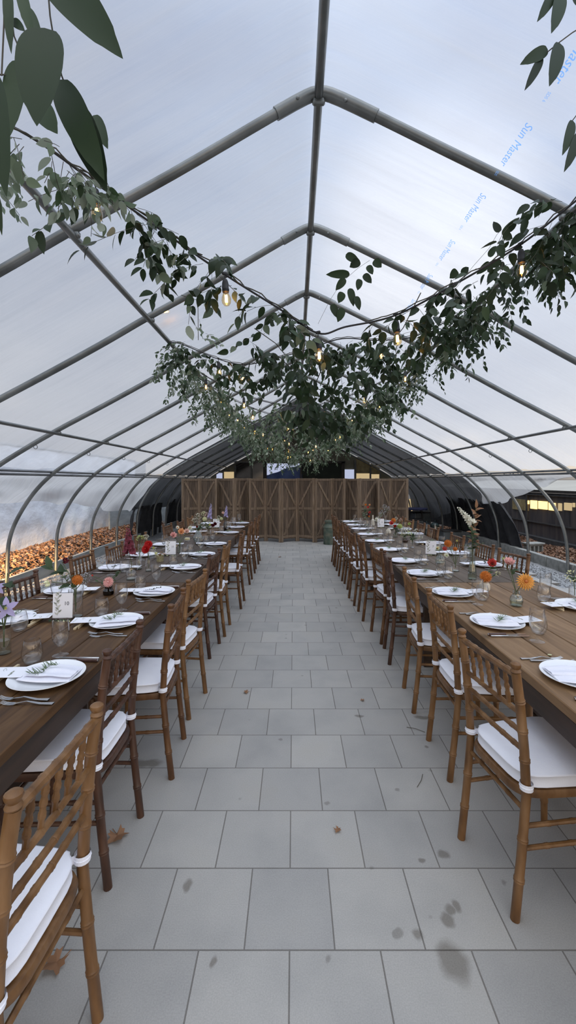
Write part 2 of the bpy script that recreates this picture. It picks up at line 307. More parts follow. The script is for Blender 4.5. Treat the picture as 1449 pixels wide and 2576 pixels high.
# ------------------------------------------------------------------ mesh builder
class MB:
    def __init__(s): s.v = []; s.f = []; s.m = []
    def add(s, vs, fs, mat=0, X=None):
        o = len(s.v)
        s.v += [tuple(X @ Vector(p)) for p in vs] if X is not None else [tuple(p) for p in vs]
        s.f += [tuple(i + o for i in f) for f in fs]; s.m += [mat] * len(fs)
        return s
    def box(s, cx, cy, cz, sx, sy, sz, b=0., mat=0, X=None):
        hx, hy, hz = sx / 2, sy / 2, sz / 2
        b = min(b, hx * .9, hy * .9, hz * .9)
        if b <= 0:
            vs = [(cx + i * hx, cy + j * hy, cz + k * hz) for k in (-1, 1) for j in (-1, 1) for i in (-1, 1)]
            return s.add(vs, [(0,2,3,1),(4,5,7,6),(0,1,5,4),(2,6,7,3),(0,4,6,2),(1,3,7,5)], mat, X)
        vs = []; ix = {}
        hh = (hx, hy, hz); c = (cx, cy, cz)
        for i in (-1, 1):
            for j in (-1, 1):
                for k in (-1, 1):
                    for a in range(3):
                        sg = (i, j, k); ix[(i, j, k, a)] = len(vs)
                        vs.append(tuple(c[q] + sg[q] * (hh[q] - (0 if q == a else b)) for q in range(3)))
        fs = []
        def out(face):
            p = [Vector(vs[q]) for q in face]; n = (p[1] - p[0]).cross(p[2] - p[0]); ctr = sum(p, Vector()) / len(p) - Vector(c)
            fs.append(tuple(face) if n.dot(ctr) > 0 else tuple(reversed(face)))
        for a in range(3):
            o1, o2 = (a + 1) % 3, (a + 2) % 3
            for sg in (-1, 1):
                def kk(s1, s2):
                    t = [0, 0, 0]; t[a] = sg; t[o1] = s1; t[o2] = s2; return ix[(*t, a)]
                out([kk(-1,-1), kk(1,-1), kk(1,1), kk(-1,1)])
            for s1 in (-1, 1):
                for s2 in (-1, 1):
                    def e(t0, ax):
                        t = [0, 0, 0]; t[a] = t0; t[o1] = s1; t[o2] = s2; return ix[(*t, ax)]
                    out([e(-1, o1), e(1, o1), e(1, o2), e(-1, o2)])
        for i in (-1, 1):
            for j in (-1, 1):
                for k in (-1, 1): out([ix[(i, j, k, 0)], ix[(i, j, k, 1)], ix[(i, j, k, 2)]])
        return s.add(vs, fs, mat, X)
    def tube(s, pts, rad, seg=8, mat=0, X=None, cap=True, ellipse=1.):
        pts = [Vector(p) for p in pts]; n = len(pts)
        if not hasattr(rad, '__len__'): rad = [rad] * n
        T = []
        for i in range(n):
            d = (pts[min(i + 1, n - 1)] - pts[max(i - 1, 0)])
            T.append(d.normalized() if d.length > 1e-9 else Vector((0, 0, 1)))
        ref = Vector((0, 0, 1)) if abs(T[0].z) < .9 else Vector((1, 0, 0))
        u = T[0].cross(ref).normalized(); vs = []
        for i in range(n):
            u = (u - T[i] * u.dot(T[i])); u = u.normalized() if u.length > 1e-6 else T[i].orthogonal().normalized()
            w = T[i].cross(u)
            for k in range(seg):
                a = 2 * pi * k / seg
                vs.append(pts[i] + u * (cos(a) * rad[i]) + w * (sin(a) * rad[i] * ellipse))
        fs = [(i*seg+k, i*seg+(k+1)%seg, (i+1)*seg+(k+1)%seg, (i+1)*seg+k) for i in range(n-1) for k in range(seg)]
        if cap: fs += [tuple(reversed(range(seg))), tuple(range((n-1)*seg, n*seg))]
        return s.add(vs, fs, mat, X)
    def lathe(s, prof, seg=20, mat=0, X=None, ribs=0, ribamp=0.):
        vs = []
        for (r, z) in prof:
            for k in range(seg):
                a = 2 * pi * k / seg; rr = r * (1 + (ribamp * cos(ribs * a) if ribs else 0))
                vs.append((rr * cos(a), rr * sin(a), z))
        n = len(prof)
        fs = [(i*seg+k, i*seg+(k+1)%seg, (i+1)*seg+(k+1)%seg, (i+1)*seg+k) for i in range(n-1) for k in range(seg)]
        return s.add(vs, fs, mat, X)
    def disc(s, r, z, seg=20, mat=0, X=None):
        return s.add([(r*cos(2*pi*k/seg), r*sin(2*pi*k/seg), z) for k in range(seg)], [tuple(range(seg))], mat, X)
    def grid(s, nx, ny, fn, mat=0, X=None):
        vs = [fn(i / (nx - 1), j / (ny - 1)) for j in range(ny) for i in range(nx)]
        fs = [(j*nx+i, j*nx+i+1, (j+1)*nx+i+1, (j+1)*nx+i) for j in range(ny-1) for i in range(nx-1)]
        return s.add(vs, fs, mat, X)
    def ball(s, c, r, seg=10, rings=6, mat=0, X=None, sq=(1,1,1)):
        vs = [Vector((c[0], c[1], c[2] - r * sq[2]))]
        for j in range(1, rings):
            ph = -pi/2 + pi * j / rings
            for k in range(seg):
                a = 2*pi*k/seg; vs.append((c[0]+r*sq[0]*cos(ph)*cos(a), c[1]+r*sq[1]*cos(ph)*sin(a), c[2]+r*sq[2]*sin(ph)))
        vs.append((c[0], c[1], c[2] + r * sq[2])); t = len(vs) - 1
        fs = [(0, 1+(k+1)%seg, 1+k) for k in range(seg)]
        for j in range(rings-2):
            fs += [(1+j*seg+k, 1+j*seg+(k+1)%seg, 1+(j+1)*seg+(k+1)%seg, 1+(j+1)*seg+k) for k in range(seg)]
        b = 1 + (rings-2)*seg
        fs += [(b+k, b+(k+1)%seg, t) for k in range(seg)]
        return s.add(vs, fs, mat, X)
    def leaf(s, base, d, nrm, L, W, mat=0, fold=.25, curl=.2, hi=True):
        d = Vector(d).normalized(); nrm = Vector(nrm); nrm = (nrm - d * nrm.dot(d))
        nrm = nrm.normalized() if nrm.length > 1e-5 else d.orthogonal().normalized()
        sd = d.cross(nrm); base = Vector(base)
        if hi == 2:
            ts = [k / 20 for k in range(21)]
            ws = [0] + [min(1., 1.06 * (sin(pi * t ** .72)) ** .62 * (1 - .12 * t) if t < .85 else 1.06 * (sin(pi * t ** .72)) ** .85) for t in ts[1:-1]] + [0]
        elif hi: ts = (0, .05, .16, .34, .55, .76, .91, 1); ws = (0, .42, .78, 1, .93, .58, .2, 0)
        else: ts = (0, .25, .6, 1); ws = (0, .85, .8, 0)
        vs = []; fs = []; prev = None
        for t, w in zip(ts, ws):
            c = base + d * (L * t) - nrm * (curl * L * t * t)
            if w == 0:
                vs.append(c); cur = (len(vs) - 1,) * 3
            else:
                hw = W * .5 * w
                vs += [c - sd * hw + nrm * (fold * hw), c, c + sd * hw + nrm * (fold * hw)]
                cur = (len(vs)-3, len(vs)-2, len(vs)-1)
            if prev:
                for a, b in ((0, 1), (1, 2)):
                    q = [prev[a], prev[b], cur[b], cur[a]]; qq = []
                    for z in q:
                        if z not in qq: qq.append(z)
                    if len(qq) > 2: fs.append(tuple(qq))
            prev = cur
        return s.add(vs, fs, mat)
    def mesh(s, name, mats, smooth=True):
        me = bpy.data.meshes.new(name); me.from_pydata(s.v, [], s.f)
        if not isinstance(mats, (list, tuple)): mats = [mats]
        for m in mats: me.materials.append(M[m] if isinstance(m, str) else m)
        me.polygons.foreach_set('material_index', s.m)
        if smooth:
            me.polygons.foreach_set('use_smooth', [True] * len(me.polygons))
            if smooth != 'full':
                me.set_sharp_from_angle(angle=radians(38))
        me.update(); return me
    def build(s, name, mats, parent=None, smooth=True, loc=(0,0,0), rot=(0,0,0)):
        o = bpy.data.objects.new(name, s.mesh(name, mats, smooth)); COL.objects.link(o)
        o.parent = parent; o.location = loc; o.rotation_euler = rot; return o

def tag(o, label=None, cat=None, group=None, kind=None):
    if label: o['label'] = label
    if cat: o['category'] = cat
    if group: o['group'] = group
    if kind: o['kind'] = kind
    return o
def empty(name, loc=(0,0,0), rz=0., label=None, cat=None, group=None):
    o = bpy.data.objects.new(name, None); COL.objects.link(o); o.empty_display_size = .05
    o.location = loc; o.rotation_euler = (0, 0, rz); return tag(o, label, cat, group)
def kids(o): return [c for c in ALLKIDS.get(o.name, [])]
ALLKIDS = {}
def kidmap():
    ALLKIDS.clear()
    for o in COL.objects:
        if o.parent: ALLKIDS.setdefault(o.parent.name, []).append(o)
def copy_tree(o, parent=None, matswap=None):
    c = o.copy(); COL.objects.link(c); c.parent = parent
    if matswap and c.type == 'MESH':
        key = (o.data.name, matswap)
        c.data = MESHSWAP[key] if key in MESHSWAP else o.data
    for ch in ALLKIDS.get(o.name, []): copy_tree(ch, c, matswap)
    return c
MESHSWAP = {}

# ------------------------------------------------------------------ camera and world
cam = bpy.data.cameras.new('camera'); co = bpy.data.objects.new('camera', cam); COL.objects.link(co)
co.location = (0, 0, H); co.rotation_euler = (pi / 2, 0, 0)
cam.sensor_fit = 'VERTICAL'; cam.sensor_height = 36; cam.lens = F / 2576 * 36
cam.shift_y = -(1288 - 1210) / 2576; cam.shift_x = -(738 - 724.5) / 2576
cam.clip_start = .05; cam.clip_end = 500
SC.camera = co

w = bpy.data.worlds.new('dusk'); SC.world = w; w.use_nodes = True
nt = w.node_tree; nt.nodes.clear()
wo = N(nt, 'ShaderNodeOutputWorld'); bg = N(nt, 'ShaderNodeBackground'); bg.inputs[1].default_value = 1.0
tc = N(nt, 'ShaderNodeTexCoord'); sx = N(nt, 'ShaderNodeSeparateXYZ'); nt.links.new(tc.outputs['Generated'], sx.inputs[0])
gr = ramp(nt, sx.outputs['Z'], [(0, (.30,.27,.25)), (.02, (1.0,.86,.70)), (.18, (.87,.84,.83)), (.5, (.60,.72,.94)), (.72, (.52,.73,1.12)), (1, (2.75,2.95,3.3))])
mp = N(nt, 'ShaderNodeMapping'); mp.inputs['Scale'].default_value = (1.3, 1.3, 3.2); mp.inputs['Location'].default_value = (3.1, .4, 0)
nt.links.new(tc.outputs['Generated'], mp.inputs[0])
cn = N(nt, 'ShaderNodeTexNoise'); cn.inputs['Scale'].default_value = 1.7; cn.inputs['Detail'].default_value = 5; nt.links.new(mp.outputs[0], cn.inputs['Vector'])
cr = ramp(nt, cn.outputs['Fac'], [(.38, (.74,.76,.82)), (.52, (1,1,1)), (.66, (1.35,1.28,1.18))])
mm = N(nt, 'ShaderNodeMix', data_type='RGBA', blend_type='MULTIPLY'); mm.inputs[0].default_value = 1
nt.links.new(gr.outputs[0], mm.inputs[6]); nt.links.new(cr.outputs[0], mm.inputs[7])
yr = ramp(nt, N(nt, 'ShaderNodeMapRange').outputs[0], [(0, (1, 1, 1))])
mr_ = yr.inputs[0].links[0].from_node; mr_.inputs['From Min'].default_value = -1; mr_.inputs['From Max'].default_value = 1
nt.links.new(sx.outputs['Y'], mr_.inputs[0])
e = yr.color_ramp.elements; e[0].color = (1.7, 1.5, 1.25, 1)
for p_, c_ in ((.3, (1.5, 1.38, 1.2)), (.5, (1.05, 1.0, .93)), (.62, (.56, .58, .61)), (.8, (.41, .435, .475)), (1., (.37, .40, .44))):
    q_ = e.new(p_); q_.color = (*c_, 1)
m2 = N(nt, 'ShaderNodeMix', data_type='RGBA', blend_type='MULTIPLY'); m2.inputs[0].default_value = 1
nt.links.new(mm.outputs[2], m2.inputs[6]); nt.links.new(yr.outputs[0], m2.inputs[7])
xr = N(nt, 'ShaderNodeMapRange'); xr.inputs['From Min'].default_value = -1; xr.inputs['To Min'].default_value = .42; xr.inputs['To Max'].default_value = 1.4
nt.links.new(sx.outputs['X'], xr.inputs[0])
m3 = N(nt, 'ShaderNodeVectorMath', operation='SCALE'); nt.links.new(m2.outputs[2], m3.inputs[0]); nt.links.new(xr.outputs[0], m3.inputs['Scale'])
gd = Vector((337/1087, 1, 615/1087)).normalized()
dp = N(nt, 'ShaderNodeVectorMath', operation='DOT_PRODUCT'); dp.inputs[1].default_value = gd; nt.links.new(tc.outputs['Generated'], dp.inputs[0])
gm = N(nt, 'ShaderNodeMapRange', interpolation_type='SMOOTHERSTEP'); gm.inputs['From Min'].default_value = cos(radians(15)); gm.inputs['From Max'].default_value = 1.0; gm.inputs['To Max'].default_value = 1.0
nt.links.new(dp.outputs['Value'], gm.inputs[0])
gc = N(nt, 'ShaderNodeVectorMath', operation='SCALE'); gc.inputs[0].default_value = (.42, .37, .30); nt.links.new(gm.outputs[0], gc.inputs['Scale'])
ga = N(nt, 'ShaderNodeVectorMath', operation='ADD'); nt.links.new(m3.outputs[0], ga.inputs[0]); nt.links.new(gc.outputs[0], ga.inputs[1])
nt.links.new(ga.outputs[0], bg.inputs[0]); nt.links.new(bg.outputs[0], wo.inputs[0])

SC.view_settings.view_transform = 'Standard'; SC.view_settings.look = 'None'; SC.view_settings.gamma = 1
SC.view_settings.exposure = .44; SC.view_settings.use_curve_mapping = False
cy = SC.cycles
cy.use_denoising = True; cy.max_bounces = 6; cy.diffuse_bounces = 4; cy.glossy_bounces = 3; cy.transmission_bounces = 4
cy.transparent_max_bounces = 16; cy.caustics_reflective = False; cy.caustics_refractive = False
cy.sample_clamp_indirect = 6; cy.use_adaptive_sampling = True; cy.adaptive_threshold = .025; cy.adaptive_min_samples = 12

# ------------------------------------------------------------------ greenhouse cross-section
HP = 2.12
def drift(Y): return .004 * (Y - 6)
R_PTS = [(.072,1.0),(.13,.985),(.40,.853),(.70,.703),(1.114,.476),(1.45,.300),(1.66,.18),(1.84,.068),(1.95,-.03),(2.08,-.18),(2.165,-.36),(2.2,-.52),(2.21,-.74)]
L_PTS = [(.072,1.0),(.01,.975),(-.308,.790),(-.56,.652),(-.757,.538),(-1.0,.405),(-1.25,.272),(-1.44,.162),(-1.60,.056),(-1.74,-.085),(-1.85,-.26),(-1.90,-.40),(-1.912,-.55),(-1.915,-.74)]
def cr_spline(P, n=5):
    out = []
    for i in range(len(P) - 1):
        p0 = P[max(i-1, 0)]; p1 = P[i]; p2 = P[i+1]; p3 = P[min(i+2, len(P)-1)]
        for k in range(n):
            t = k / n
            out.append(tuple(.5*((2*p1[q]) + (-p0[q]+p2[q])*t + (2*p0[q]-5*p1[q]+4*p2[q]-p3[q])*t*t + (-p0[q]+3*p1[q]-3*p2[q]+p3[q])*t**3) for q in (0,1)))
    out.append(P[-1]); return out
RS = cr_spline(R_PTS); LS = cr_spline(L_PTS)
def W2(u, v, Y, off=0.): return Vector((u * HP + drift(Y), Y, H + v * HP + off))
def hoop_x(side, z):
    S = RS if side > 0 else LS
    v = (z - H) / HP
    for a, b in zip(S, S[1:]):
        if a[1] >= v >= b[1]:
            t = (a[1] - v) / max(1e-6, a[1] - b[1]); return (a[0] + (b[0]-a[0]) * t) * HP
    return S[-1][0] * HP if v < 0 else S[0][0] * HP
RIBY = [2.364 + 1.2536 * i for i in range(-1, 13)]

def hoop(i, Y):
    t = empty('greenhouse_hoop', (0, 0, 0), 0, 'galvanised steel hoop arching over the tables, %s one from the camera' % ORD[i], 'hoop', 'greenhouse hoops')
    for S in (LS, RS):
        p = [W2(u, v, Y) for u, v in S]; p[-1].z = 0
        MB().tube(p[1:], .027, 10).build('pipe', 'steel', t)
    sl = [W2(u, v, Y) for u, v in LS if v > .93][::-1][:-1] + [W2(u, v, Y) for u, v in RS if v > .93]
    b = MB(); b.tube(sl, .034, 12)
    for s in (-.2, .25):
        b.ball(W2(.072 + s * .27, 1 - abs(s) * .125, Y - .033), .010, 8, 5, 0)
    b.build('ridge_sleeve', 'steel', t)
    for S, q in ((LS, .21), (RS, .235)):
        u, v = min(S, key=lambda k: abs(k[1] - q)); c = W2(u, v, Y, -.05)
        r = MB(); r.tube([c + Vector((.022*cos(a), 0, .022*sin(a))) for a in [2*pi*k/12 for k in range(13)]], .004, 5, cap=False); r.build('eye_hook', 'steel', t)
    for u0, v0 in ((-.56,.652),(.71,.697),(-1.25,.272),(1.45,.300),(.072,.995)):
        c = W2(u0, v0, Y, -.035); MB().box(c.x, c.y, c.z, .07, .03, .035, .008).build('clamp', 'steel', t)
for i, Y in enumerate(RIBY[1:]): hoop(i, Y)

Y0, Y1 = -1.5, RIBY[-1]
def purlin(u, v, off, r, label, name='purlin_pipe'):
    o = MB().tube([W2(u, v, Y0 + (Y1-Y0)*k/8, off) for k in range(9)], r, 10).build(name, 'steel')
    return tag(o, label, 'pipe', 'long purlin pipes')
purlin(.072, .995, -.01, .024, 'steel ridge pipe running the full length at the peak of the roof', 'ridge_pipe')
purlin(-.56, .652, -.045, .021, 'long steel purlin with string lights and greenery, on the leaf-pile slope')
purlin(.71, .697, -.045, .021, 'long steel purlin with string lights and greenery, on the dark-shed slope')
purlin(-1.25, .272, -.045, .018, 'bare lower steel purlin with eye hooks, on the leaf-pile slope')
purlin(1.45, .300, -.045, .018, 'bare lower steel purlin with eye hooks, on the dark-shed slope')
for u, v, lab in ((-1.62, .050, 'leaf-pile'), (1.855, .062, 'dark-shed')):
    b = MB()
    for dz in (-.022, .022):
        p = [W2(u, v, Y0 + (Y1-Y0)*k/8, dz) for k in range(9)]
        b.tube(p, .018, 6, ellipse=1.)
    tag(b.build('channel_rail', 'steel_dark'), 'double metal film channel along the wall top on the %s side' % lab, 'rail', 'film channels')

# ------------------------------------------------------------------ film roof
SEC = [(u, v) for u, v in LS if v >= .05][::-1] + [(u, v) for u, v in RS if v >= .06][1:]
def film(name, mat, y0, y1, step=.2):
    n = len(SEC); ny = max(2, int((y1 - y0) / step) + 1)
    def fn(a, c):
        i = min(n - 1, int(round(a * (n - 1)))); u, v = SEC[i]; Y = y0 + (y1 - y0) * c
        ph = ((Y - RIBY[0]) / 1.2536) % 1.0
        sag = .035 - .03 * sin(pi * ph) + .006 * sin(Y * 9 + u * 5) + .004 * noise.noise(Vector((u * 3, Y * 4, 0)))
        nx = 1 if u > .07 else -1
        return W2(u, v, Y) + Vector((nx * .3 * sag, 0, sag + .028))
    o = MB().grid(n, ny, fn).build(name, mat, smooth='full')
    return o
ceil = tag(film('ceiling', 'film', -2.5, 11.14), 'cloudy white plastic film roof over the hoops', None, None, 'structure')
sh = film('ceiling_2', 'shade', 11.14, 17.42)
tag(sh, 'dark shade cloth covering the far end of the roof', None, None, 'structure')

def filmtext():
    m, nt, out = newmat('blue_print')
    a = N(nt, 'ShaderNodeBsdfTranslucent'); a.inputs[0].default_value = (.18, .42, .85, 1)
    b = N(nt, 'ShaderNodeBsdfTransparent'); ms = N(nt, 'ShaderNodeMixShader'); ms.inputs[0].default_value = .15
    nt.links.new(a.outputs[0], ms.inputs[1]); nt.links.new(b.outputs[0], ms.inputs[2]); nt.links.new(ms.outputs[0], out.inputs[0])
    return m
M['filmtext'] = filmtext()

def text_mesh(s, size, mat, ext=0., align='LEFT', shear=0.):
    c = bpy.data.curves.new('lettering', 'FONT'); c.body = s; c.size = size; c.extrude = ext; c.align_x = align; c.shear = shear
    c.resolution_u = 3
    o = bpy.data.objects.new('lettering_tmp', c); COL.objects.link(o)
    dg = bpy.context.evaluated_depsgraph_get(); dg.update()
    me = bpy.data.meshes.new_from_object(o.evaluated_get(dg)); bpy.data.objects.remove(o); bpy.data.curves.remove(c)
    me.materials.clear(); me.materials.append(M[mat] if isinstance(mat, str) else mat); me.name = 'lettering'
    return me
me_a = text_mesh('Sun Master', .058, 'filmtext', 0, shear=.25); me_b = text_mesh('SDS 6', .02, 'filmtext', 0)
def film_pt(u):
    for a, b in zip(RS, RS[1:]):
        if a[0] <= u <= b[0]:
            t = (u - a[0]) / (b[0] - a[0]); return a[1] + (b[1] - a[1]) * t
for Y in (1.53, 2.00, 2.49, 2.97, 3.46, 3.94):
    u = .52; v = film_pt(u); p = W2(u, v, Y, -.01)
    sl = Vector(((.1), 0, (film_pt(u+.047) - v))).normalized() if False else (W2(u+.05, film_pt(u+.05), Y) - W2(u, v, Y)).normalized()
    X = Vector((0, 1, 0)); Z = X.cross(sl)
    for me, dy, du in ((me_a, 0, 0), (me_b, .31, .008)):
        o = bpy.data.objects.new('film_lettering', me); COL.objects.link(o)
        mw = Matrix((X, sl, Z)).transposed().to_4x4(); mw.translation = p + X * dy + sl * du + Z * .012
        o.matrix_world = mw; o.parent = ceil

# ------------------------------------------------------------------ side curtains
def interp(tab, y):
    if y <= tab[0][0]: return tab[0][1]
    for (a, b), (c, d) in zip(tab, tab[1:]):
        if y <= c: return b + (d - b) * (y - a) / (c - a)
    return tab[-1][1]
def side_curtain(name, side, tab, mat, y0, y1):
    zt = H + (.05 if side < 0 else .06) * HP
    def fn(a, c):
        Y = y0 + (y1 - y0) * c; zb = interp(tab, Y) + .02 * sin(Y * 5); z = zt + (zb - zt) * a
        x = hoop_x(side, z) + side * (.06 + .07 * a * (1 + sin(Y * 3.7 + a * 4)) + .05 * noise.noise(Vector((Y * 1.7, a * 3, side))))
        return Vector((x + drift(Y), Y + .03 * noise.noise(Vector((Y * 3, a * 4, 2))), z + .03 * a * noise.noise(Vector((Y * 2, 5, a)))))
    o = MB().grid(14, int((y1 - y0) / .1), fn).build(name, mat, smooth='full')
    return tag(o, None, None, None, 'structure')
LT = [(2,1.32),(5.7,1.30),(7.5,1.18),(8.6,1.08),(9.4,.93),(10.9,.82),(14,.76),(17,.72)]
RT = [(2,1.62),(6.4,1.62),(7.6,1.45),(8.5,1.30),(9.2,1.14),(9.9,1.06),(11.1,.92),(13.5,.55),(15,.30),(17,.2)]
side_curtain('wall_left', -1, LT, 'curtain', -1.5, 11.2)
side_curtain('wall_right', 1, RT, 'curtain_r', -1.5, 10.4)
side_curtain('wall_left_2', -1, LT, 'shade', 11.15, 17.4)
side_curtain('wall_right_2', 1, RT, 'shade', 10.35, 17.4)

# ------------------------------------------------------------------ ground
b = MB()
for k in range(-14, 46):
    ya = 1.446 + .306 * k
    if ya > 12.3: break
    odd = k % 2
    xl = -.013 + .304 * (-12) + (0 if odd else .152) ; xr = -.013 + .304 * 13 + (.152 if odd else 0)
    b.add([(xl, ya, 0), (xr, ya, 0), (xr, ya + .306, 0), (xl, ya + .306, 0), (xl, ya, -.05), (xr, ya, -.05), (xr, ya + .306, -.05), (xl, ya + .306, -.05)],
          [(0,1,2,3), (0,4,5,1), (1,5,6,2), (3,2,6,7), (0,3,7,4)])
tag(b.build('floor', 'pavers', smooth=False), None, None, None, 'structure')
g = MB()
def gz(x, y): return -.035 + .012 * noise.noise(Vector((x * 9, y * 9, 0)))
g.grid(110, 160, lambda a, c: Vector((-4.3 + 9.1 * a, -3 + 21 * c, gz(-4.3 + 9.1 * a, -3 + 21 * c) if abs(-4.3+9.1*a - .2) > 3.4 else -.06)))
tag(g.build('floor_2', 'gravel', smooth='full'), None, None, None, 'structure')
tag(MB().grid(2, 2, lambda a, c: Vector((-90 + 180 * a, -30 + 230 * c, -.1))).build('ground', 'soil'), None, None, None, 'structure')

# loose gravel stones that stand above the bed
b = MB()
for i in range(2600):
    s = random.random() < .6
    x = random.uniform(4.02, 4.6) if s else random.uniform(-4.05, -3.68); y = random.uniform(4.5, 11.5)
    r = random.uniform(.008, .017)
    b.ball((x, y, -.028 + r * .4), r, 5, 3, 0, None, (1, random.uniform(.7, 1.3), .7))
tag(b.build('gravel', 'gravel', smooth=False), 'loose grey gravel stones along both edges of the paving', 'gravel', None, 'stuff')

def edging(i, y):
    x = 4.78 + drift(y)
    o = MB().box(0, 0, .055, .11, .388, .19, .006).build('edging_block', 'concrete', loc=(x + random.uniform(-.008,.008), y, 0), rot=(0, 0, random.uniform(-.02,.02)))
    tag(o, 'grey concrete edging block between gravel and leaf litter, %s one from the camera' % ORD[i], 'block', 'edging blocks by the dark shed')
for i in range(18): edging(i, 5.5 + .4 * i)
for i in range(5):
    o = MB().box(0, 0, .06, .05, 2.4, .2, .004).build('edging_board', 'board', loc=(-4.17 + drift(5+2.42*i), 4.4 + 2.42 * i, 0))
    tag(o, 'grey edging board holding back the leaf pile, %s one from the camera' % ORD[i], 'board', 'edging boards')

def litter(name, n, fx, fy, fz, label, size=(.026, .056)):
    b = MB()
    for i in range(n):
        x = fx(); y = fy(x); z = fz(x, y); s = random.uniform(*size)
        up = Vector((random.gauss(0, .6), random.gauss(0, .6), 1)).normalized(); d = up.orthogonal().normalized()
        d.rotate(Matrix.Rotation(random.uniform(0, 6.28), 3, up)); e = up.cross(d)
        c = Vector((x, y, z + random.uniform(0, .03)))
        cu = random.uniform(.2, .7) * s
        p = [c - d * s, c - d * s * .2 + e * s * .75 + up * cu, c + d * s * .2 , c + d * s + up * cu * .5, c - d * s * .1 - e * s * .7 + up * cu]
        b.add(p, [(0, 4, 2), (0, 2, 1), (1, 2, 3), (2, 4, 3)])
    return tag(b.build(name, 'litter', smooth=False), label, 'leaves', None, 'stuff')
def lz(x, y):
    t = max(0, min(1, (-4.2 - x) / .65)); e = .23 * sin(min(1, t) * pi / 2) * (1 - .35 * max(0, (-x - 5.0) / .5))
    return (.05 + e * (.8 + .35 * noise.noise(Vector((x * 1.5, y * .9, 3))))) + .03 * noise.noise(Vector((x * 6, y * 6, 1)))
mb = MB().grid(14, 90, lambda a, c: Vector((-4.2 - 1.3 * a, 3.5 + 11.5 * c, lz(-4.2 - 1.3 * a, 3.5 + 11.5 * c) - .01)))
tag(mb.build('leaf_pile_soil', 'soil', smooth='full'), 'dark mound of soil and broken leaves under the leaf pile', 'soil', None, 'stuff')
litter('dry_leaves', 9500, lambda: random.uniform(-5.42, -4.22), lambda x: random.uniform(4.2, 14.5), lz, 'heap of dry brown fallen leaves against the white plastic wall')
litter('leaf_litter', 8000, lambda: random.uniform(4.86, 6.5), lambda x: random.uniform(5.5, 15.5), lambda x, y: -.05 + .05 * noise.noise(Vector((x, y, 0))), 'brown leaf litter on the soil in front of the dark shed')
# the few leaves blown onto the pavers
def maple(px, py, s, rz, lab, name='maple_leaf', z=.004):
    Y = F * H / (py - CY); X = (px - CX) * Y / F
    b = MB(); out = []
    lob = [(0,.30),(16,.25),(34,.85),(50,.62),(66,.78),(86,.55),(104,.9),(114,1.05),(130,.62),(150,.75),(168,.8),(182,1.2),(198,.78),(212,.72),(228,.6),(246,1.0),(258,.85),(272,.55),(292,.75),(308,.6),(326,.85),(344,.25)]
    vs = [(0, 0, s * .12)] + [(r * s * cos(radians(a)), r * s * sin(radians(a)), s * (.08 + .45 * r * abs(sin(radians(a * 1.3 + 20))) ** 1.5)) for a, r in lob]
    b.add(vs, [(0, 1 + k, 1 + (k + 1) % len(lob)) for k in range(len(lob))])
    b.tube([(0, 0, s * .1), (s * .5, 0, s * .03), (s * 1.1, .1 * s, .002)], s * .03, 5)
    return tag(b.build(name, 'maple', smooth=False, loc=(X, Y, z), rot=(0, 0, rz)), lab, 'leaf')
maple(295, 2108, .052, 2.2, 'curled brown maple leaf on the paving beside the dark chair legs')
maple(142, 2428, .045, .9, 'dry maple leaf lying under the tan chair at the camera end')
maple(620, 1743, .026, .4, 'small orange leaf on the paving, about mid aisle beside a joint', 'dry_leaf')
maple(912, 1763, .018, 1.4, 'tiny rusty leaf scrap on the aisle paving toward the pale-boarded table', 'dry_leaf')
maple(848, 2090, .02, 2.4, 'small pinkish leaf scrap on the paving, standing on edge', 'dry_leaf')
maple(704, 1402, .04, 2., 'brown leaf on the paving far down the aisle near the screens', 'dry_leaf')
maple(886, 1512, .03, 1., 'pale curled leaf on the paving near the chairs of the dark-shed row', 'dry_leaf')
for px, py, r, lab in ((1045, 1835, .6, 'thin dry twig on the paving beside the twin wet stains'), (1060, 1965, -1., 'tiny curved twig on the paving below the dark drip spots')):
    Y = F * H / (py - CY); X = (px - CX) * Y / F
    tag(MB().tube([(-.05, .02, .003), (0, 0, .006), (.05, -.035, .003)], .0015, 5).build('twig', 'vinestem', loc=(X, Y, 0), rot=(0, 0, r - .6)), lab, 'twig')

# cinder block with cap
o = empty('cinder_block', (5.33, 9.6, -.05), .25, 'grey cinder block with a flat cap standing in the leaf litter', 'block')
b = MB(); b.box(0, 0, .2, .36, .19, .03, .004); b.box(0, 0, .015, .36, .19, .03, .004)
for x in (-.165, -.055, .055, .165): b.box(x, 0, .107, .03, .19, .16, .004)
b.box(0, .02, .107, .3, .09, .16); b.build('body', 'concrete', o)
MB().box(0, 0, .235, .42, .24, .035, .006).build('cap', 'concrete', o)

# ------------------------------------------------------------------ neighbours
o = empty('plastic_greenhouse', (-5.5, 9, 0), 0, 'neighbouring greenhouse wall of wrinkled white plastic behind the leaf pile', 'greenhouse')
def wf(a, c):
    y = -7 + 13 * a; z = -.05 + 2.3 * c
    return Vector((.05 * noise.noise(Vector((y * 1.1, z * 1.8, 0))) + .035 * noise.noise(Vector((y * 3 + z * 2, z * 3 - y, 5))), y, z))
MB().grid(170, 40, wf).build('plastic_sheet', 'whitewall', o, smooth='full')
MB().tube([(0, -7, 2.27), (0, 6, 2.27)], .03, 8).build('top_rail', 'steel', o)
MB().box(-.06, 6.6, 1.1, .05, 1.2, 2.3).build('end_panel', 'frametimber', o)

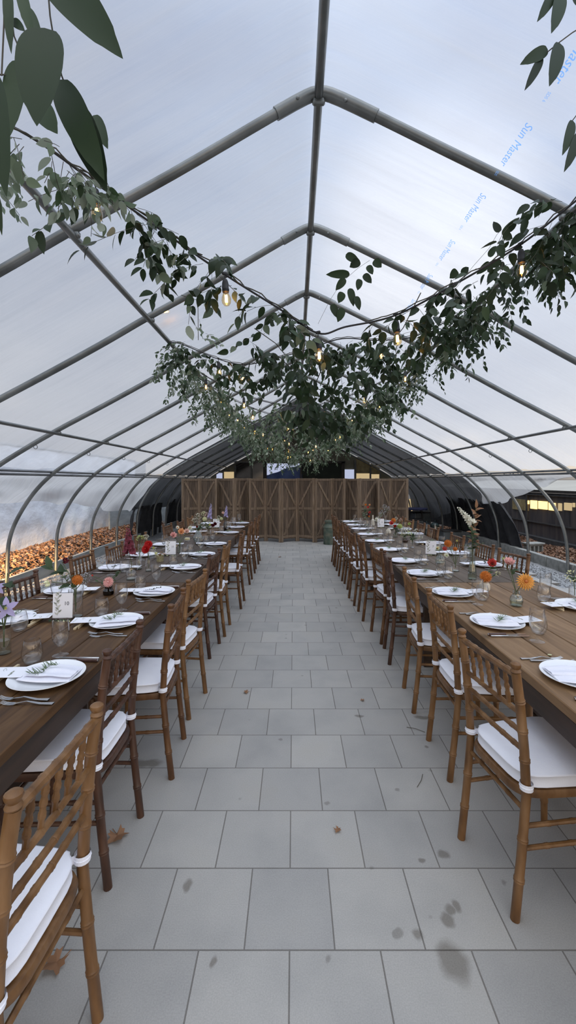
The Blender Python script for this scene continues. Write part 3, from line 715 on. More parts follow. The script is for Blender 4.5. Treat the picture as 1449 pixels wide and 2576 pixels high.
o = empty('dark_shed', (6.6, 12, 0), 0, 'low dark neighbouring greenhouse with warmly lit windows beyond the leaf litter', 'greenhouse')
MB().box(.05, 0, .6, .04, 16, 1.3).build('plastic_wall', 'shed', o)
b = MB(); b.box(0, 0, 1.30, .12, 16, .07, .01); b.box(0, 0, 1.20, .06, 16, .05, .005); b.box(0, 0, .45, .04, 16, .03); b.box(-.03, 0, .0, .14, 16, .16, .01)
for y in (-7, -4.6, -2.2, .2, 2.6, 5.): b.box(0, y, .65, .05, .06, 1.2)
b.build('wall_frame', 'shedframe', o)
MB().grid(40, 2, lambda a, c: Vector((-.1 + 2.4 * c, -8 + 16 * a, 1.335 + .26 * c))).build('roof_sheet', 'shedroof', o)
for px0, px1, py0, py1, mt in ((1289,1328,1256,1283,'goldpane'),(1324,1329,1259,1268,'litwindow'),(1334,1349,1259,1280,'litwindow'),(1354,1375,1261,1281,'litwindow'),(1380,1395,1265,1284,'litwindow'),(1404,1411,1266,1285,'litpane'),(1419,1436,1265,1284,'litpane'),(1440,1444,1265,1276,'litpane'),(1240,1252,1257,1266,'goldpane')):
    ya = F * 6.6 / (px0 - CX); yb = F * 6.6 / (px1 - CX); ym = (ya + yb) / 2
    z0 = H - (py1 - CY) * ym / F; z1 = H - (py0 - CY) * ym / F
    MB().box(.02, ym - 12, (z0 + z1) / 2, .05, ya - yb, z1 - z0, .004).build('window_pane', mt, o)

# distant trees beyond the shed
def far_tree(x, y, h, i, lab):
    t = empty('bare_tree', (x, y, -.1), 0, lab, 'tree', 'trees on the horizon')
    b = MB(); b.tube([(0, 0, 0), (0, 0, h * .6)], [.25, .12], 6); b.build('trunk', 'vinestem', t)
    c = MB()
    for k in range(420):
        p = Vector((random.gauss(0, 1), random.gauss(0, 1), random.gauss(0, .8))); p = p.normalized() * random.random() ** .4
        p = Vector((p.x * h * .75, p.y * h * .6, h * .62 + p.z * h * .38))
        c.leaf(p, (random.uniform(-1,1), random.uniform(-1,1), random.uniform(-.5,1)), (0,0,1), .42, .25, 0, hi=False)
    c.build('crown', 'bark', t, smooth=False)
M['bark'] = noisy('bare_twigs', (.05,.05,.05), (.10,.095,.09), rough=.9)
for i in range(9): far_tree(26 + 7.5 * i, 62 + (i % 3) * 4, (2.4, 3.0, 2.2, 2.8, 3.6, 2.5, 2.7, 3.1, 2.4)[i], i, 'low bare tree on the horizon beyond the dark shed, %s along from the end wall' % ORD[i])

# ------------------------------------------------------------------ end wall
EY = 17.45; K = EY / F
def ex(px): return (px - CX) * K
def ez(py): return H - (py - CY) * K
def frame_post(px, wpx, name='trim_1', py0=None, mat='frametimber', y=EY - .06):
    x = ex(px); v = 0
    zt = 3.55 - abs(x - .3) * .52 if py0 is None else ez(py0)
    b = MB().box(x, y, zt / 2, wpx * K, .08, zt, .004); return b
wall = MB()
S2 = [W2(u, v, EY) for u, v in SEC]; base = [Vector((S2[0].x - .5, EY, 0))] + S2 + [Vector((S2[-1].x + .5, EY, 0))]
wall.add(base, [tuple(range(len(base)))[::-1]])
tag(wall.build('wall_back', 'olivepane', smooth=False), None, None, None, 'structure')
b = MB()
for px, wp in ((562, 6), (632, 5), (893, 6), (931, 5), (955, 4)): b.v += frame_post(px, wp).v if False else []
for px, wp in ((562, 3), (592, 5), (633, 5), (893, 5), (931, 4), (955, 3)):
    x = ex(px); zt = 3.55 - abs(x - .3) * .52; b.box(x, EY - .06, zt / 2, wp * K, .08, zt, .004)
b.box(ex(612), EY - .06, ez(1162), 90 * K, .07, 4 * K); b.box(ex(560), EY - .06, ez(1185), 40 * K, .05, 3 * K)
tag(b.build('trim_1', 'frametimber'), None, None, None, 'structure')
b = MB()
for px, wp in ((667, 9), (862, 8), (757, 4)): b.box(ex(px), EY - .09, ez(1163) / 2, wp * K, .12, ez(1163))
b.box(ex(765), EY - .09, ez(1163), 205 * K, .12, 5 * K)
tag(b.build('door_frame_1', 'blackmetal'), None, None, None, 'structure')
def pane(name, px0, px1, py0, py1, mat, y=EY - .03):
    o = MB().box((ex(px0)+ex(px1))/2, y, (ez(py0)+ez(py1))/2, abs(ex(px1)-ex(px0)), .02, abs(ez(py1)-ez(py0))).build(name, mat)
    return tag(o, None, None, None, 'structure')
pane('window_1', 594, 631, 1164, 1320, 'greenglass'); pane('window_2', 635, 664, 1164, 1320, 'greenglass')
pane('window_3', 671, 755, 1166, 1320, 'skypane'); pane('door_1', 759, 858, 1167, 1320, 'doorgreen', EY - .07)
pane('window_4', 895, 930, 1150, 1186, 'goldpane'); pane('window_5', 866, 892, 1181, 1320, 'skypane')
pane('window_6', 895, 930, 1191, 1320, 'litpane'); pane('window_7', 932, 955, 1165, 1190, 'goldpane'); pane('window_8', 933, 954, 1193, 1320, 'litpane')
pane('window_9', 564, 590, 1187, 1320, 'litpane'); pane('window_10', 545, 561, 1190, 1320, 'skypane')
pane('glow_pane', 1024, 1042, 1255, 1290, 'litpane')  # emissive pane added where an orange glow shows past the screens
def tf(a, c):
    x = ex(668) + 92 * K * a; top = ez(1196) + (ez(1168) - ez(1196)) * max(0, (a - .1) / .9) ** .8
    return Vector((x, EY - .1 - .06 * sin(a * 5 + c * 3), top * (1 - c) + .9 * c + .02 * sin(a * 14)))
tag(MB().grid(24, 10, tf).build('blue_tarp', 'bluetarp', smooth='full'), 'crumpled blue tarp hanging in the end wall window above the wooden screens', 'tarp')

# black cloth hanging under the shade section
def blackcloth(side, y0, y1, zt, zb, lab, xo=.1, slant=0.):
    def fn(a, c):
        Y = y0 + (y1 - y0) * c; z = zt + (zb - zt) * a
        x = hoop_x(side, max(z, .1)) + side * (xo + .07 * sin(Y * 13 + a * 2) + .05 * noise.noise(Vector((Y * 4, a * 3, 1))))
        return Vector((x + drift(Y), Y - slant * a * (1 - c), z))
    tag(MB().grid(8, max(4, int((y1-y0)/.06)), fn).build('black_cloth', 'black', smooth='full'), lab, 'cloth', 'black cloths')
blackcloth(-1, 10.95, 11.2, .9, .05, 'narrow black cloth strip tied at a hoop beside the white wall')
blackcloth(-1, 11.5, 13.3, .9, 0, 'wide black cloth hanging between hoops at the end of the leaf pile')
blackcloth(-1, 14.4, 17.2, .95, 0, 'black cloth hanging next to the wooden screens on the leaf-pile side', .2)
blackcloth(1, 9.55, 13.2, 1.1, 0, 'big black mesh cloth hanging under the rolled plastic on the dark-shed side', .14, .5)
blackcloth(1, 13.2, 17.3, .8, 0, 'black cloth behind the bins at the far dark-shed corner', .6)
tag(MB().box(-4.9, 14.5, .75, .04, 6, 1.7).build('grey_panel', 'board'), 'grey panel standing outside beyond the black cloths', 'panel')
# clutter beyond the far end of the dark-shed row
def binbox(x, y, sx, sy, sz, lab):
    t = empty('storage_bin', (x, y, 0), random.uniform(-.2, .2), lab, 'bin', 'storage bins')
    b = MB(); b.box(0, 0, sz/2, sx, sy, sz, .02); b.build('tub', 'crate', t)
    MB().box(0, 0, sz + .012, sx + .03, sy + .03, .025, .01).build('cover', 'blackmetal', t)
binbox(3.45, 12.6, .6, .45, .45, 'dark plastic bin on the floor beyond the farthest chairs of the dark-shed row')
binbox(4.05, 11.2, .45, .4, .28, 'low dark bin beside the hoops behind the far chairs')
binbox(3.9, 13.4, .5, .5, .6, 'tall dark bin beside the navy table')
t = empty('round_table', (3.75, 13.3, 0), 0, 'small round table with navy cloth beside the last wooden screen', 'table')
MB().lathe([(0, .74), (.36, .74), (.38, .72), (.36, .69), (0, .69)], 24).build('tabletop', 'bluecloth', t)
for k in range(4): MB().tube([(.25*cos(k*pi/2+.6), .25*sin(k*pi/2+.6), .69), (.3*cos(k*pi/2+.6), .3*sin(k*pi/2+.6), 0)], .016, 6).build('leg', 'blackmetal', t)
for i, (x, y, s) in enumerate(((3.35, 10.6, .15), (4.0, 12.2, .12), (3.7, 12.0, .13))):
    tag(MB().lathe([(0, 0), (s, .01), (s, .3), (s*.8, .38), (s*.25, .42), (s*.25, .46), (0, .46)], 14).build('water_jug', 'jug', loc=(x, y, 0)), ('bluish plastic water jug standing behind the far chairs', 'bluish plastic water jug beside the low dark bin', 'bluish plastic water jug in front of the dark plastic bin')[i], 'jug', 'water jugs')

# ------------------------------------------------------------------ wooden screens
BND = [456, 503, 546, 590, 626, 669, 707, 748, 792, 836, 869, 904, 950, 982, 1028]
SY = 11.25
def panel(parent, p0, p1, flip, z0=.05, z1=1.64):
    w_ = (Vector(p1) - Vector(p0)).length; a = atan2(p1[1] - p0[1], p1[0] - p0[0])
    X = Matrix.Translation((p0[0], p0[1], 0)) @ Matrix.Rotation(a, 4, 'Z')
    hz = z1 - z0; b = MB(); n = 5
    for k in range(n):
        pw = (w_ - .08) / n; b.box(.04 + pw * (k + .5), 0, z0 + hz/2, pw - .003, .018, hz - .06 - random.uniform(0, .01), .002)
    b2 = MB()
    for x in (.03, w_ - .03): b2.box(x, 0, (z1)/2 + .002, .058, .032, z1, .004)
    for z in (z1 - .035, z0 + hz * .51, z0 + .09): b2.box(w_/2, -.004, z, w_ - .10, .03, .062, .004)
    for (za, zb, fl) in ((z1 - .07, z0 + hz*.55, flip), (z0 + hz*.47, z0 + .12, not flip)):
        x0, x1 = (.07, w_ - .07) if fl else (w_ - .07, .07)
        L = sqrt((x1-x0)**2 + (za-zb)**2); ang = atan2(-(zb - za), x1 - x0) if True else 0
        R = Matrix.Translation(((x0+x1)/2, -.016, (za+zb)/2)) @ Matrix.Rotation(atan2(za - zb, x1 - x0), 4, 'Y')
        b2.box(0, 0, 0, L - .03, .022, .05, .003, 0, R)
    pe = bpy.data.objects.new('panel', b.mesh('boards', 'barn', True)); COL.objects.link(pe); pe.parent = parent
    pe.matrix_world = X
    fr = bpy.data.objects.new('frame', b2.mesh('frame', 'barn2', True)); COL.objects.link(fr); fr.parent = pe
where = ['beside the leaf-pile end', 'behind the plates at the end of the leaf-pile row', 'at the aisle edge by the leaf-pile row', 'in mid aisle', 'beside the green milk can', 'behind the end of the dark-shed row', 'at the dark-shed end']
for s in range(7):
    a, m_, c = BND[2*s], BND[2*s+1], BND[2*s+2]
    def gp(px, Y, e=0.): return ((px - CX + e) * Y / F, Y)
    yf, yb = 11.02, 11.30
    p0 = gp(a, yf, .6); p1 = gp(m_, yb); p2 = gp(c, yf, -.6)
    if s in (1, 5): p0, p1, p2 = gp(a, yb, .6), gp(m_, yf), gp(c, yb, -.6)
    t = empty('folding_screen', (0, 0, 0), 0, 'two-panel weathered barn wood folding screen, ' + where[s], 'screen', 'barn wood screens')
    panel(t, p0, p1, True, z1=1.63 + .012 * random.random()); panel(t, p1, p2, False, z1=1.63 + .012 * random.random())

# milk can
t = empty('milk_can', ((828 - CX) * 10.85 / F, 10.75, 0), 0, 'old green metal milk can standing in front of the wooden screens', 'milk can')
MB().lathe([(0, 0), (.145, 0), (.15, .02), (.15, .40), (.156, .405), (.156, .425), (.15, .43), (.135, .47), (.10, .51), (.098, .54)], 28).build('body', 'milkcan', t)
MB().lathe([(.098, .535), (.118, .54), (.125, .565), (.12, .585), (.07, .60), (0, .605)], 24).build('lid', 'milkcan', t)
for s in (-1, 1): MB().tube([(s*.12, 0, .50), (s*.165, 0, .50), (s*.17, 0, .43), (s*.15, 0, .41)], .008, 6).build('handle', 'milkcan', t)

# ------------------------------------------------------------------ tables
def farm_table(name, x0, x1, y0, y1, mat, lab, skew=0.):
    cx_, cy_ = (x0+x1)/2, (y0+y1)/2; w_, l_ = x1-x0, y1-y0
    t = empty('farm_table', (cx_, cy_, 0), skew, lab, 'table', 'long farm tables')
    b = MB(); n = 5; pw = w_ / n
    for k in range(n): b.box(-w_/2 + pw*(k+.5), 0, TT - .021, pw - .0035, l_ - .006, .042, .004)
    b.build('tabletop', mat, t)
    b = MB()
    for s in (-1, 1):
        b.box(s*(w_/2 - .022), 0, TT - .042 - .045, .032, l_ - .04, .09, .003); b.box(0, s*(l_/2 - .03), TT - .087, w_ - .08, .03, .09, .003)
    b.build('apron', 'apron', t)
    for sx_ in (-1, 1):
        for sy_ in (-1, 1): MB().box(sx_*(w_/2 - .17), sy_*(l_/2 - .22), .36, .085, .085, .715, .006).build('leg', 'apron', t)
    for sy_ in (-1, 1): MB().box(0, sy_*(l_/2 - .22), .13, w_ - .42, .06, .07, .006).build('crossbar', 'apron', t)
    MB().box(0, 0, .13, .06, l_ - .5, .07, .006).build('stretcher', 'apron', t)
    return t
LX0, LX1 = -1.835, -.865
RX0, RX1 = .985, 1.985
farm_table('a', LX0, LX1, .52, 3.445, 'tableL1', 'dark stained farm table carrying the card numbered 10', -.002)
farm_table('a', LX0+.012, LX1+.012, 3.455, 6.37, 'tableL2', 'grey-brown farm table carrying the card numbered 11')
farm_table('a', LX0+.02, LX1+.02, 6.38, 8.85, 'tableL1', 'brown farm table at the screen end of the leaf-pile row')
farm_table('a', RX0, RX1, .54, 3.45, 'tableR1', 'pale brown farm table with gaps between boards, carrying the apricot dahlia')
farm_table('a', RX0-.015, RX1-.015, 3.46, 6.37, 'tableR2', 'weathered farm table in the middle of the dark-shed row')
farm_table('a', RX0-.01, RX1-.01, 6.38, 9.0, 'tableR2', 'weathered farm table at the screen end of the dark-shed row')

# ------------------------------------------------------------------ bamboo-turned chair
def bamboo(mb, pts, r, nodes, seg=10, X=None, node=1.17, r2=None):
    pts = [Vector(p) for p in pts]; ln = [0]
    for a, b in zip(pts, pts[1:]): ln.append(ln[-1] + (b - a).length)
    T = ln[-1]
    def P(t):
        d = t * T
        for i in range(len(pts)-1):
            if d <= ln[i+1] + 1e-9:
                k = (d - ln[i]) / max(1e-9, ln[i+1]-ln[i]); return pts[i].lerp(pts[i+1], k)
        return pts[-1]
    r2 = r2 or r; ts = {0.: 1., 1.: 1.}
    for i in range(1, len(pts)-1): ts[ln[i]/T] = 1.
    e = .0055 / T
    for nd in nodes:
        for o_, f_ in ((-1.9*e, 1.), (-.8*e, node), (-.25*e, node*.95), (.25*e, node*.95), (.8*e, node), (1.9*e, 1.)):
            q = nd + o_
            if 0 < q < 1: ts[q] = f_
    ks = sorted(ts)
    mb.tube([P(k) for k in ks], [(r + (r2 - r) * k) * ts[k] for k in ks], seg, 0, X)
def chair(tone):
    t = empty('banquet_chair')
    XS = [(-.045, .0), (-.02, .22), (0, .44), (-.008, .60), (-.026, .78), (-.042, .885)]
    def post_x(z):
        for a, b in zip(XS, XS[1:]):
            if a[1] <= z <= b[1]: return a[0] + (b[0]-a[0])*(z-a[1])/(b[1]-a[1])
        return XS[-1][0]
    for s in (-1, 1):
        b = MB(); y = s * .178
        bamboo(b, [(x, y, z) for x, z in XS], .0165, (.16, .32, .53, .64, .76, .88), 12, r2=.0165)
        zt = .885; xt = -.042
        b.lathe([(.0165, 0), (.0185, .004), (.0155, .010), (.0135, .013), (.017, .019), (.0195, .025), (.0185, .031), (.012, .036), (0, .038)], 12, 0, Matrix.Translation((xt, y, zt)))
        b.build('leg', tone, t)
        b = MB(); bamboo(b, [(.365, s*.185, .44), (.37, s*.19, .2), (.375, s*.195, 0)], .0175, (.25, .5, .75), 10, r2=.014); b.build('leg', tone, t)
    def rail(z, r, nodes, name):
        b = MB(); x = post_x(z); bamboo(b, [(x, -.17, z), (x - .006, 0, z + .002), (x, .17, z)], r, nodes, 8); b.build(name, tone, t)
    rail(.875, .0125, (.12, .27, .42, .58, .73, .88), 'top_rail')
    rail(.735, .0095, (.14, .32, .5, .68, .86), 'back_rail'); rail(.665, .0095, (.14, .32, .5, .68, .86), 'back_rail'); rail(.60, .0095, (.14, .32, .5, .68, .86), 'back_rail')
    for k in range(5):
        y = (k - 2) * .056; b = MB(); bamboo(b, [(post_x(.735), y, .737), (post_x(.8), y, .80), (post_x(.875), y, .872)], .0075, (.28, .5, .72), 8, node=1.35); b.build('spindle', tone, t)
    # seat frame with shaped apron
    def ring(inset, z, n=36):
        out = []
        for k in range(n):
            a = 2*pi*k/n; c_, s_ = cos(a), sin(a); p = 5
            rx = abs(c_)**(2/p)*(1 if c_ > 0 else -1); ry = abs(s_)**(2/p)*(1 if s_ > 0 else -1)
            x = .185 + rx*(.205 - inset); wy = .172 + .03*(x/.39); out.append((x, ry*(wy - inset), z))
        return out
    b = MB(); rs = [ring(.02, .415), ring(.0, .418), ring(-.004, .435), ring(.0, .448), ring(.03, .450), ring(.2, .450)]
    n = 36; vs = [p for r_ in rs for p in r_]
    fs = [(i*n+k, i*n+(k+1)%n, (i+1)*n+(k+1)%n, (i+1)*n+k) for i in range(len(rs)-1) for k in range(n)]
    b.add(vs, fs); b.add(ring(.02, .4151), [tuple(range(n))[::-1]]); b.build('seat', tone, t)
    # cushion
    b = MB(); rs = [ring(.03, .450), ring(.006, .452), ring(.0, .456), ring(.0, .459), ring(.004, .461), ring(.001, .478), ring(.004, .492), ring(-.0, .494), ring(.0, .497), ring(.006, .499), ring(.05, .506), ring(.11, .510), ring(.17, .511)]
    rs = [[(x + (.012 if x < .02 else 0), y, z) for x, y, z in r_] for r_ in rs]
    vs = [p for r_ in rs for p in r_]
    fs = [(i*n+k, i*n+(k+1)%n, (i+1)*n+(k+1)%n, (i+1)*n+k) for i in range(len(rs)-1) for k in range(n)] + [tuple(range((len(rs)-1)*n, len(rs)*n))]
    b.add(vs, fs); cu = b.build('cushion', 'cushion', t, smooth='full')
    for s in (-1, 1):
        b = MB(); b.tube([(.0 + .0215*cos(a), s*.178 + .0215*sin(a), .474) for a in [2*pi*k/14 for k in range(15)]], .0028, 4, 0, cap=False)
        vs = []
        for k in range(16):
            a = 2*pi*k/16
            for dz in (.462, .486): vs.append((.0005 + .0225*cos(a), s*.178 + .0225*sin(a), dz))
        b.add(vs, [(2*k, (2*k+2) % 32, (2*k+3) % 32, 2*k+1) for k in range(16)])
        b.add([(.015, s*.165, .462), (.04, s*.15, .462), (.04, s*.15, .486), (.015, s*.165, .486)], [(0,1,2,3)])
        b.build('strap', 'cushion', cu)
    # stretchers
    for s in (-1, 1):
        for z in (.33, .25):
            b = MB(); x0 = post_x(z); bamboo(b, [(x0, s*.178, z), (.372, s*.188, z)], .0085, (.25, .5, .75), 8); b.build('stretcher', tone, t)
    b = MB(); bamboo(b, [(post_x(.38), -.17, .385), (post_x(.38), .17, .385)], .0085, (.25, .5, .75), 8); b.build('stretcher', tone, t)
    b = MB(); bamboo(b, [(.37, -.18, .30), (.37, .18, .30)], .0085, (.25, .5, .75), 8); b.build('stretcher', tone, t)
    return t
protos = {k: chair(k) for k in ('tan', 'brown', 'red')}
kidmap()
used = set()
TONE = {'tan': 'tan', 'brown': 'brown', 'red': 'dark red-brown'}
def place(proto_key, protos_, x, y, rz, label, cat, group):
    p = protos_[proto_key]
    if (id(protos_), proto_key) not in used: used.add((id(protos_), proto_key)); o = p
    else: o = copy_tree(p)
    o.location = (x, y, 0) if len(o.location) and not isinstance(x, Vector) else x
    o.rotation_euler = (0, 0, rz); tag(o, label, cat, group); return o
def D(a): return radians(a)
LA = [(-.622,1.085,'tan',-2),(-.76,1.845,'red',0),(-.70,2.455,'brown',4),(-.715,3.03,'tan',-6),(-.772,4.0,'red',-4),(-.738,4.54,'tan',0),(-.687,5.48,'brown',0),(-.705,6.72,'brown',0),(-.705,7.52,'brown',2),(-.70,8.32,'brown',0)]
RA = [(.81,1.73,'tan',9),(.864,2.44,'tan',0),(.872,3.10,'tan',-4),(.882,3.87,'red',-5),(.874,4.34,'brown',5),(.825,5.02,'brown',0),(.80,5.62,'brown',3),(.825,6.42,'brown',0),(.80,6.95,'brown',2),(.80,7.72,'brown',0),(.79,8.22,'brown',0)]
LO = [(-1.858,2.99,'red',-3),(-1.878,3.92,'brown',-4),(-1.82,4.5,'brown',-2),(-1.85,5.35,'brown',0),(-1.878,6.58,'brown',-3),(-1.84,7.2,'brown',0),(-1.85,7.9,'tan',0)]
RO = [(2.018,4.03,'brown',16),(2.0,4.6,'brown',2),(1.985,5.33,'brown',3),(1.975,6.22,'brown',4),(2.0,6.9,'brown',0),(1.95,7.42,'tan',6),(1.975,8.15,'brown',0)]
for lst, rz, side in ((LA, 180, 'aisle side of leaf-pile row'), (RA, 0, 'aisle side of dark-shed row'), (LO, 0, 'wall side of leaf-pile row'), (RO, 180, 'wall side of dark-shed row')):
    for i, (x, y, k, a) in enumerate(lst):
        place(k, protos, x, y, D(rz + a), '%s bamboo-turned chair, white cushion, %s, %s from camera' % (TONE[k], side, ORD[i]), 'chair', 'chairs at the long tables')

# ------------------------------------------------------------------ place-setting pieces
def lathe_obj(name, prof, mat, seg=24, **kw):
    return MB().lathe(prof, seg, **kw).build(name, mat)
P_plate = lathe_obj('dinner_plate', [(0,.006),(.088,.006),(.096,.008),(.118,.0145),(.140,.0215),(.1425,.0225),(.1432,.0213),(.1415,.0195),(.118,.0115),(.094,.003),(.088,0),(0,0)], 'china', 48)
def napkin(v):
    t = empty('napkin')
    b = MB()
    def fn(a, c):
        x = -.112 + .215*a; wy = (.068 + .020*sin(a*2.4)) if v == 0 else (.062 + .03*a*(1-a)*2)
        y = (c - .5)*2*wy + (.02*a if v == 0 else -.015*a)
        z = .0215 + .004*sin(a*pi) + .003*noise.noise(Vector((a*4, c*5, v))) + (.0035 if abs(c-.5) < .3 else 0)
        return Vector((x, y, z))
    b.grid(16, 12, fn)
    def fn2(a, c):
        p = fn(a*.9 + .02, .2 + c*.55); return Vector((p.x - .006, p.y + .018, p.z + .0045 + .002*sin(c*9)))
    b.grid(12, 8, fn2)
    def fe(a, c): p = fn(a, 0); return Vector((p.x, p.y, .0185 + (p.z - .0185)*c))
    b.grid(16, 2, fe)
    def fe2(a, c): p = fn(a, 1); return Vector((p.x, p.y, .0185 + (p.z - .0185)*c))
    b.grid(16, 2, fe2)
    def fe3(a, c): p = fn(0, a); return Vector((p.x, p.y, .0185 + (p.z - .0185)*c))
    b.grid(12, 2, fe3)
    b.build('folded_cloth', 'linen', t, smooth='full')
    return t
def menu(v):
    t = empty('menu_card')
    X = Matrix.Translation((.165, 0, .0265)) @ Matrix.Rotation(.12, 4, 'Z') @ Matrix.Rotation(-.02, 4, 'Y')
    MB().box(0, 0, 0, .15, .098, .0012, 0, 0, X).build('card', 'paper', t)
    b = MB()
    for k in range(1): b.tube([X @ Vector((.02 + .008*sin(a) + .003*k, -.022 + .01*k + .012*cos(a*1.3), .0011)) for a in [j*.6 for j in range(8)]], .0007, 4)
    for (x0, x1, y) in ((-.02, .0, .028), (-.022, .004, .018), (-.018, .0, .008), (-.02, .002, -.002)):
        if b.v and not t.children_recursive[1:]: b.build('monogram_print', 'inkgreen', t); b = MB()
        b.box(x0, y, .0009, .006, .014, .0006, 0, 0, X)
    b.build('text_print', 'inkgreen', t)
    b = MB()
    for k in range(6): b.leaf(X @ Vector((.062, -.03 + .011*k, .0011)), (-.5 + .1*k, .4, 0), (0,0,1), .016, .006, fold=0, curl=0, hi=False)
    b.build('leaf_print', 'inkpale', t)
    return t
def rosemary(v):
    t = empty('rosemary_sprig'); st = MB(); lf = MB(); L = .10 if v == 0 else .085
    pts = [Vector((.02 + .01*sin(k*.8), -L/2 + L*k/8, .034 + .004*sin(k*.9))) for k in range(9)]
    st.tube(pts, .0011, 5)
    for k in range(9):
        for j in range(7):
            a = j*.9 + k*.7
            lf.leaf(pts[k] + Vector((0, random.uniform(-.006,.006), 0)), (cos(a), random.uniform(.1,.8), .15 + .5*abs(sin(a))), (sin(a), 0, cos(a)+.2), random.uniform(.022, .04), .0032, curl=.15, fold=.1, hi=False)
    st.build('stalk', 'stem', t); lf.build('needles', 'rosemary', t, smooth=False); return t
def oregano(v):
    t = empty('berry_sprig'); st = MB(); lf = MB()
    pts = [Vector((.01 + .006*sin(k), -.055 + .014*k, .033)) for k in range(9)]
    st.tube(pts, .001, 5)
    for k in range(9):
        s = 1.2 - k*.09
        for j in range(3): lf.leaf(pts[k], (cos(j*2.1+k), .4, .3), (0, 0, 1), .014*s, .010*s, curl=.3, hi=False)
        if k % 2 == 0: lf.ball(pts[k] + Vector((.004, 0, .004)), .0035*s, 6, 4)
    st.build('stalk', 'stem', t); lf.build('buds', 'leafdark', t, smooth=False); return t
def fork(L=.19):
    t = empty('fork'); b = MB()
    ts = [0, .25, .5, .68, .74]; zs = [.004, .004, .012, .006, .003]; ws = [.009, .007, .0035, .005, .010]
    def hw(a, c):
        i = a*4; k = min(3, int(i)); f_ = i-k; w_ = ws[k]+(ws[k+1]-ws[k])*f_; z = zs[k]+(zs[k+1]-zs[k])*f_; x = ts[k]+(ts[k+1]-ts[k])*f_
        return Vector((x*L, (c-.5)*2*w_, z + .0008*(1 if c in (0,1) else 1.6)))
    b.grid(13, 4, hw); b.grid(13, 2, lambda a, c: hw(a, c) + Vector((0, 0, -.0022)))
    for c0 in (0, 1): b.grid(13, 2, lambda a, c: hw(a, c0) + Vector((0, 0, -.0022*c)))
    b.build('handle', 'silver', t)
    for k in range(4):
        y = (k-1.5)*.0056; MB().tube([(.735*L, y*.9, .0025), (.82*L, y, .0018), (.92*L, y*.98, .004), (L, y*.95, .010)], [.0019, .0019, .0016, .001], 5).build('tine', 'silver', t)
    return t
def knife(v):
    t = empty('steak_knife' if v == 0 else 'table_knife')
    MB().box(.048, 0, .0075, .096, .0155 if v == 0 else .011, .013 if v == 0 else .0055, .003).build('handle', 'rosewood' if v == 0 else 'silver', t)
    if v == 0: MB().tube([(-.001, 0, .0075), (.001, 0, .0075)], .0058, 8).build('end_cap', 'silver', t)
    b = MB(); pr = [(.094, -.005), (.12, -.0075), (.16, -.0085), (.19, -.006), (.208, .003), (.195, .006), (.094, .006)]
    n = len(pr); b.add([(x, y, z) for z in (.0062, .0078) for x, y in pr], [tuple(range(n))[::-1], tuple(range(n, 2*n))] + [(k, (k+1) % n, n+(k+1) % n, n+k) for k in range(n)]); b.build('blade', 'silver', t, smooth=False)
    return t
def clip():
    t = empty('wooden_clip')
    b = MB(); b.box(0, 0, .0055, .013, .20, .011, .0015); b.build('long_slat', 'palewood', t)
    MB().box(-.011, .012, .009, .004, .145, .018, .001, X=Matrix.Rotation(.045, 4, 'Z')).build('short_slat', 'palewood', t)
    me = text_mesh('EARTH', .017, 'ink', 0)
    o = bpy.data.objects.new('lettering', me); COL.objects.link(o); o.parent = t
    o.matrix_local = Matrix.Translation((-.0085 , -.045, .003)) @ Matrix.Rotation(pi/2, 4, 'Z') @ Matrix.Rotation(pi/2, 4, 'X')
    return t
P_goblet = lathe_obj('water_goblet', [(.034,0),(.035,.0015),(.030,.004),(.010,.009),(.005,.016),(.0045,.030),(.006,.038),(.012,.043),(.026,.058),(.034,.075),(.0375,.098),(.037,.125),(.0335,.165),(.0325,.168),(.0322,.165),(.0358,.125),(.0363,.098),(.0328,.076),(.025,.060),(.012,.046),(0,.042)], 'glass', 24)
P_tumbler = lathe_obj('stemless_glass', [(0,.004),(.022,.004),(.022,0),(.025,.001),(.036,.016),(.0425,.036),(.0425,.055),(.036,.088),(.0325,.104),(.0315,.105),(.0315,.103),(.035,.086),(.0412,.055),(.0412,.037),(.034,.017),(.022,.007),(0,.006)], 'glass', 24)
SET = dict(plate=P_plate, napkin=napkin(0), napkin2=napkin(1), menu=menu(0), rosemary=rosemary(0), berry=oregano(0), fork=fork(), knife=knife(0), tknife=knife(1), clip=clip(), goblet=P_goblet, tumbler=P_tumbler)
kidmap()
def put(key, base, loc_local, rz_local, label, cat, group):
    bx, by, brz = base
    c, s = cos(brz), sin(brz); x, y, z = loc_local
    L = Vector((bx + c*x - s*y, by + s*x + c*y, TT + z))
    if key in used: o = copy_tree(SET[key])
    else: used.add(key); o = SET[key]
    o.location = L; o.rotation_euler = (0, 0, brz + rz_local); return tag(o, label, cat, group)
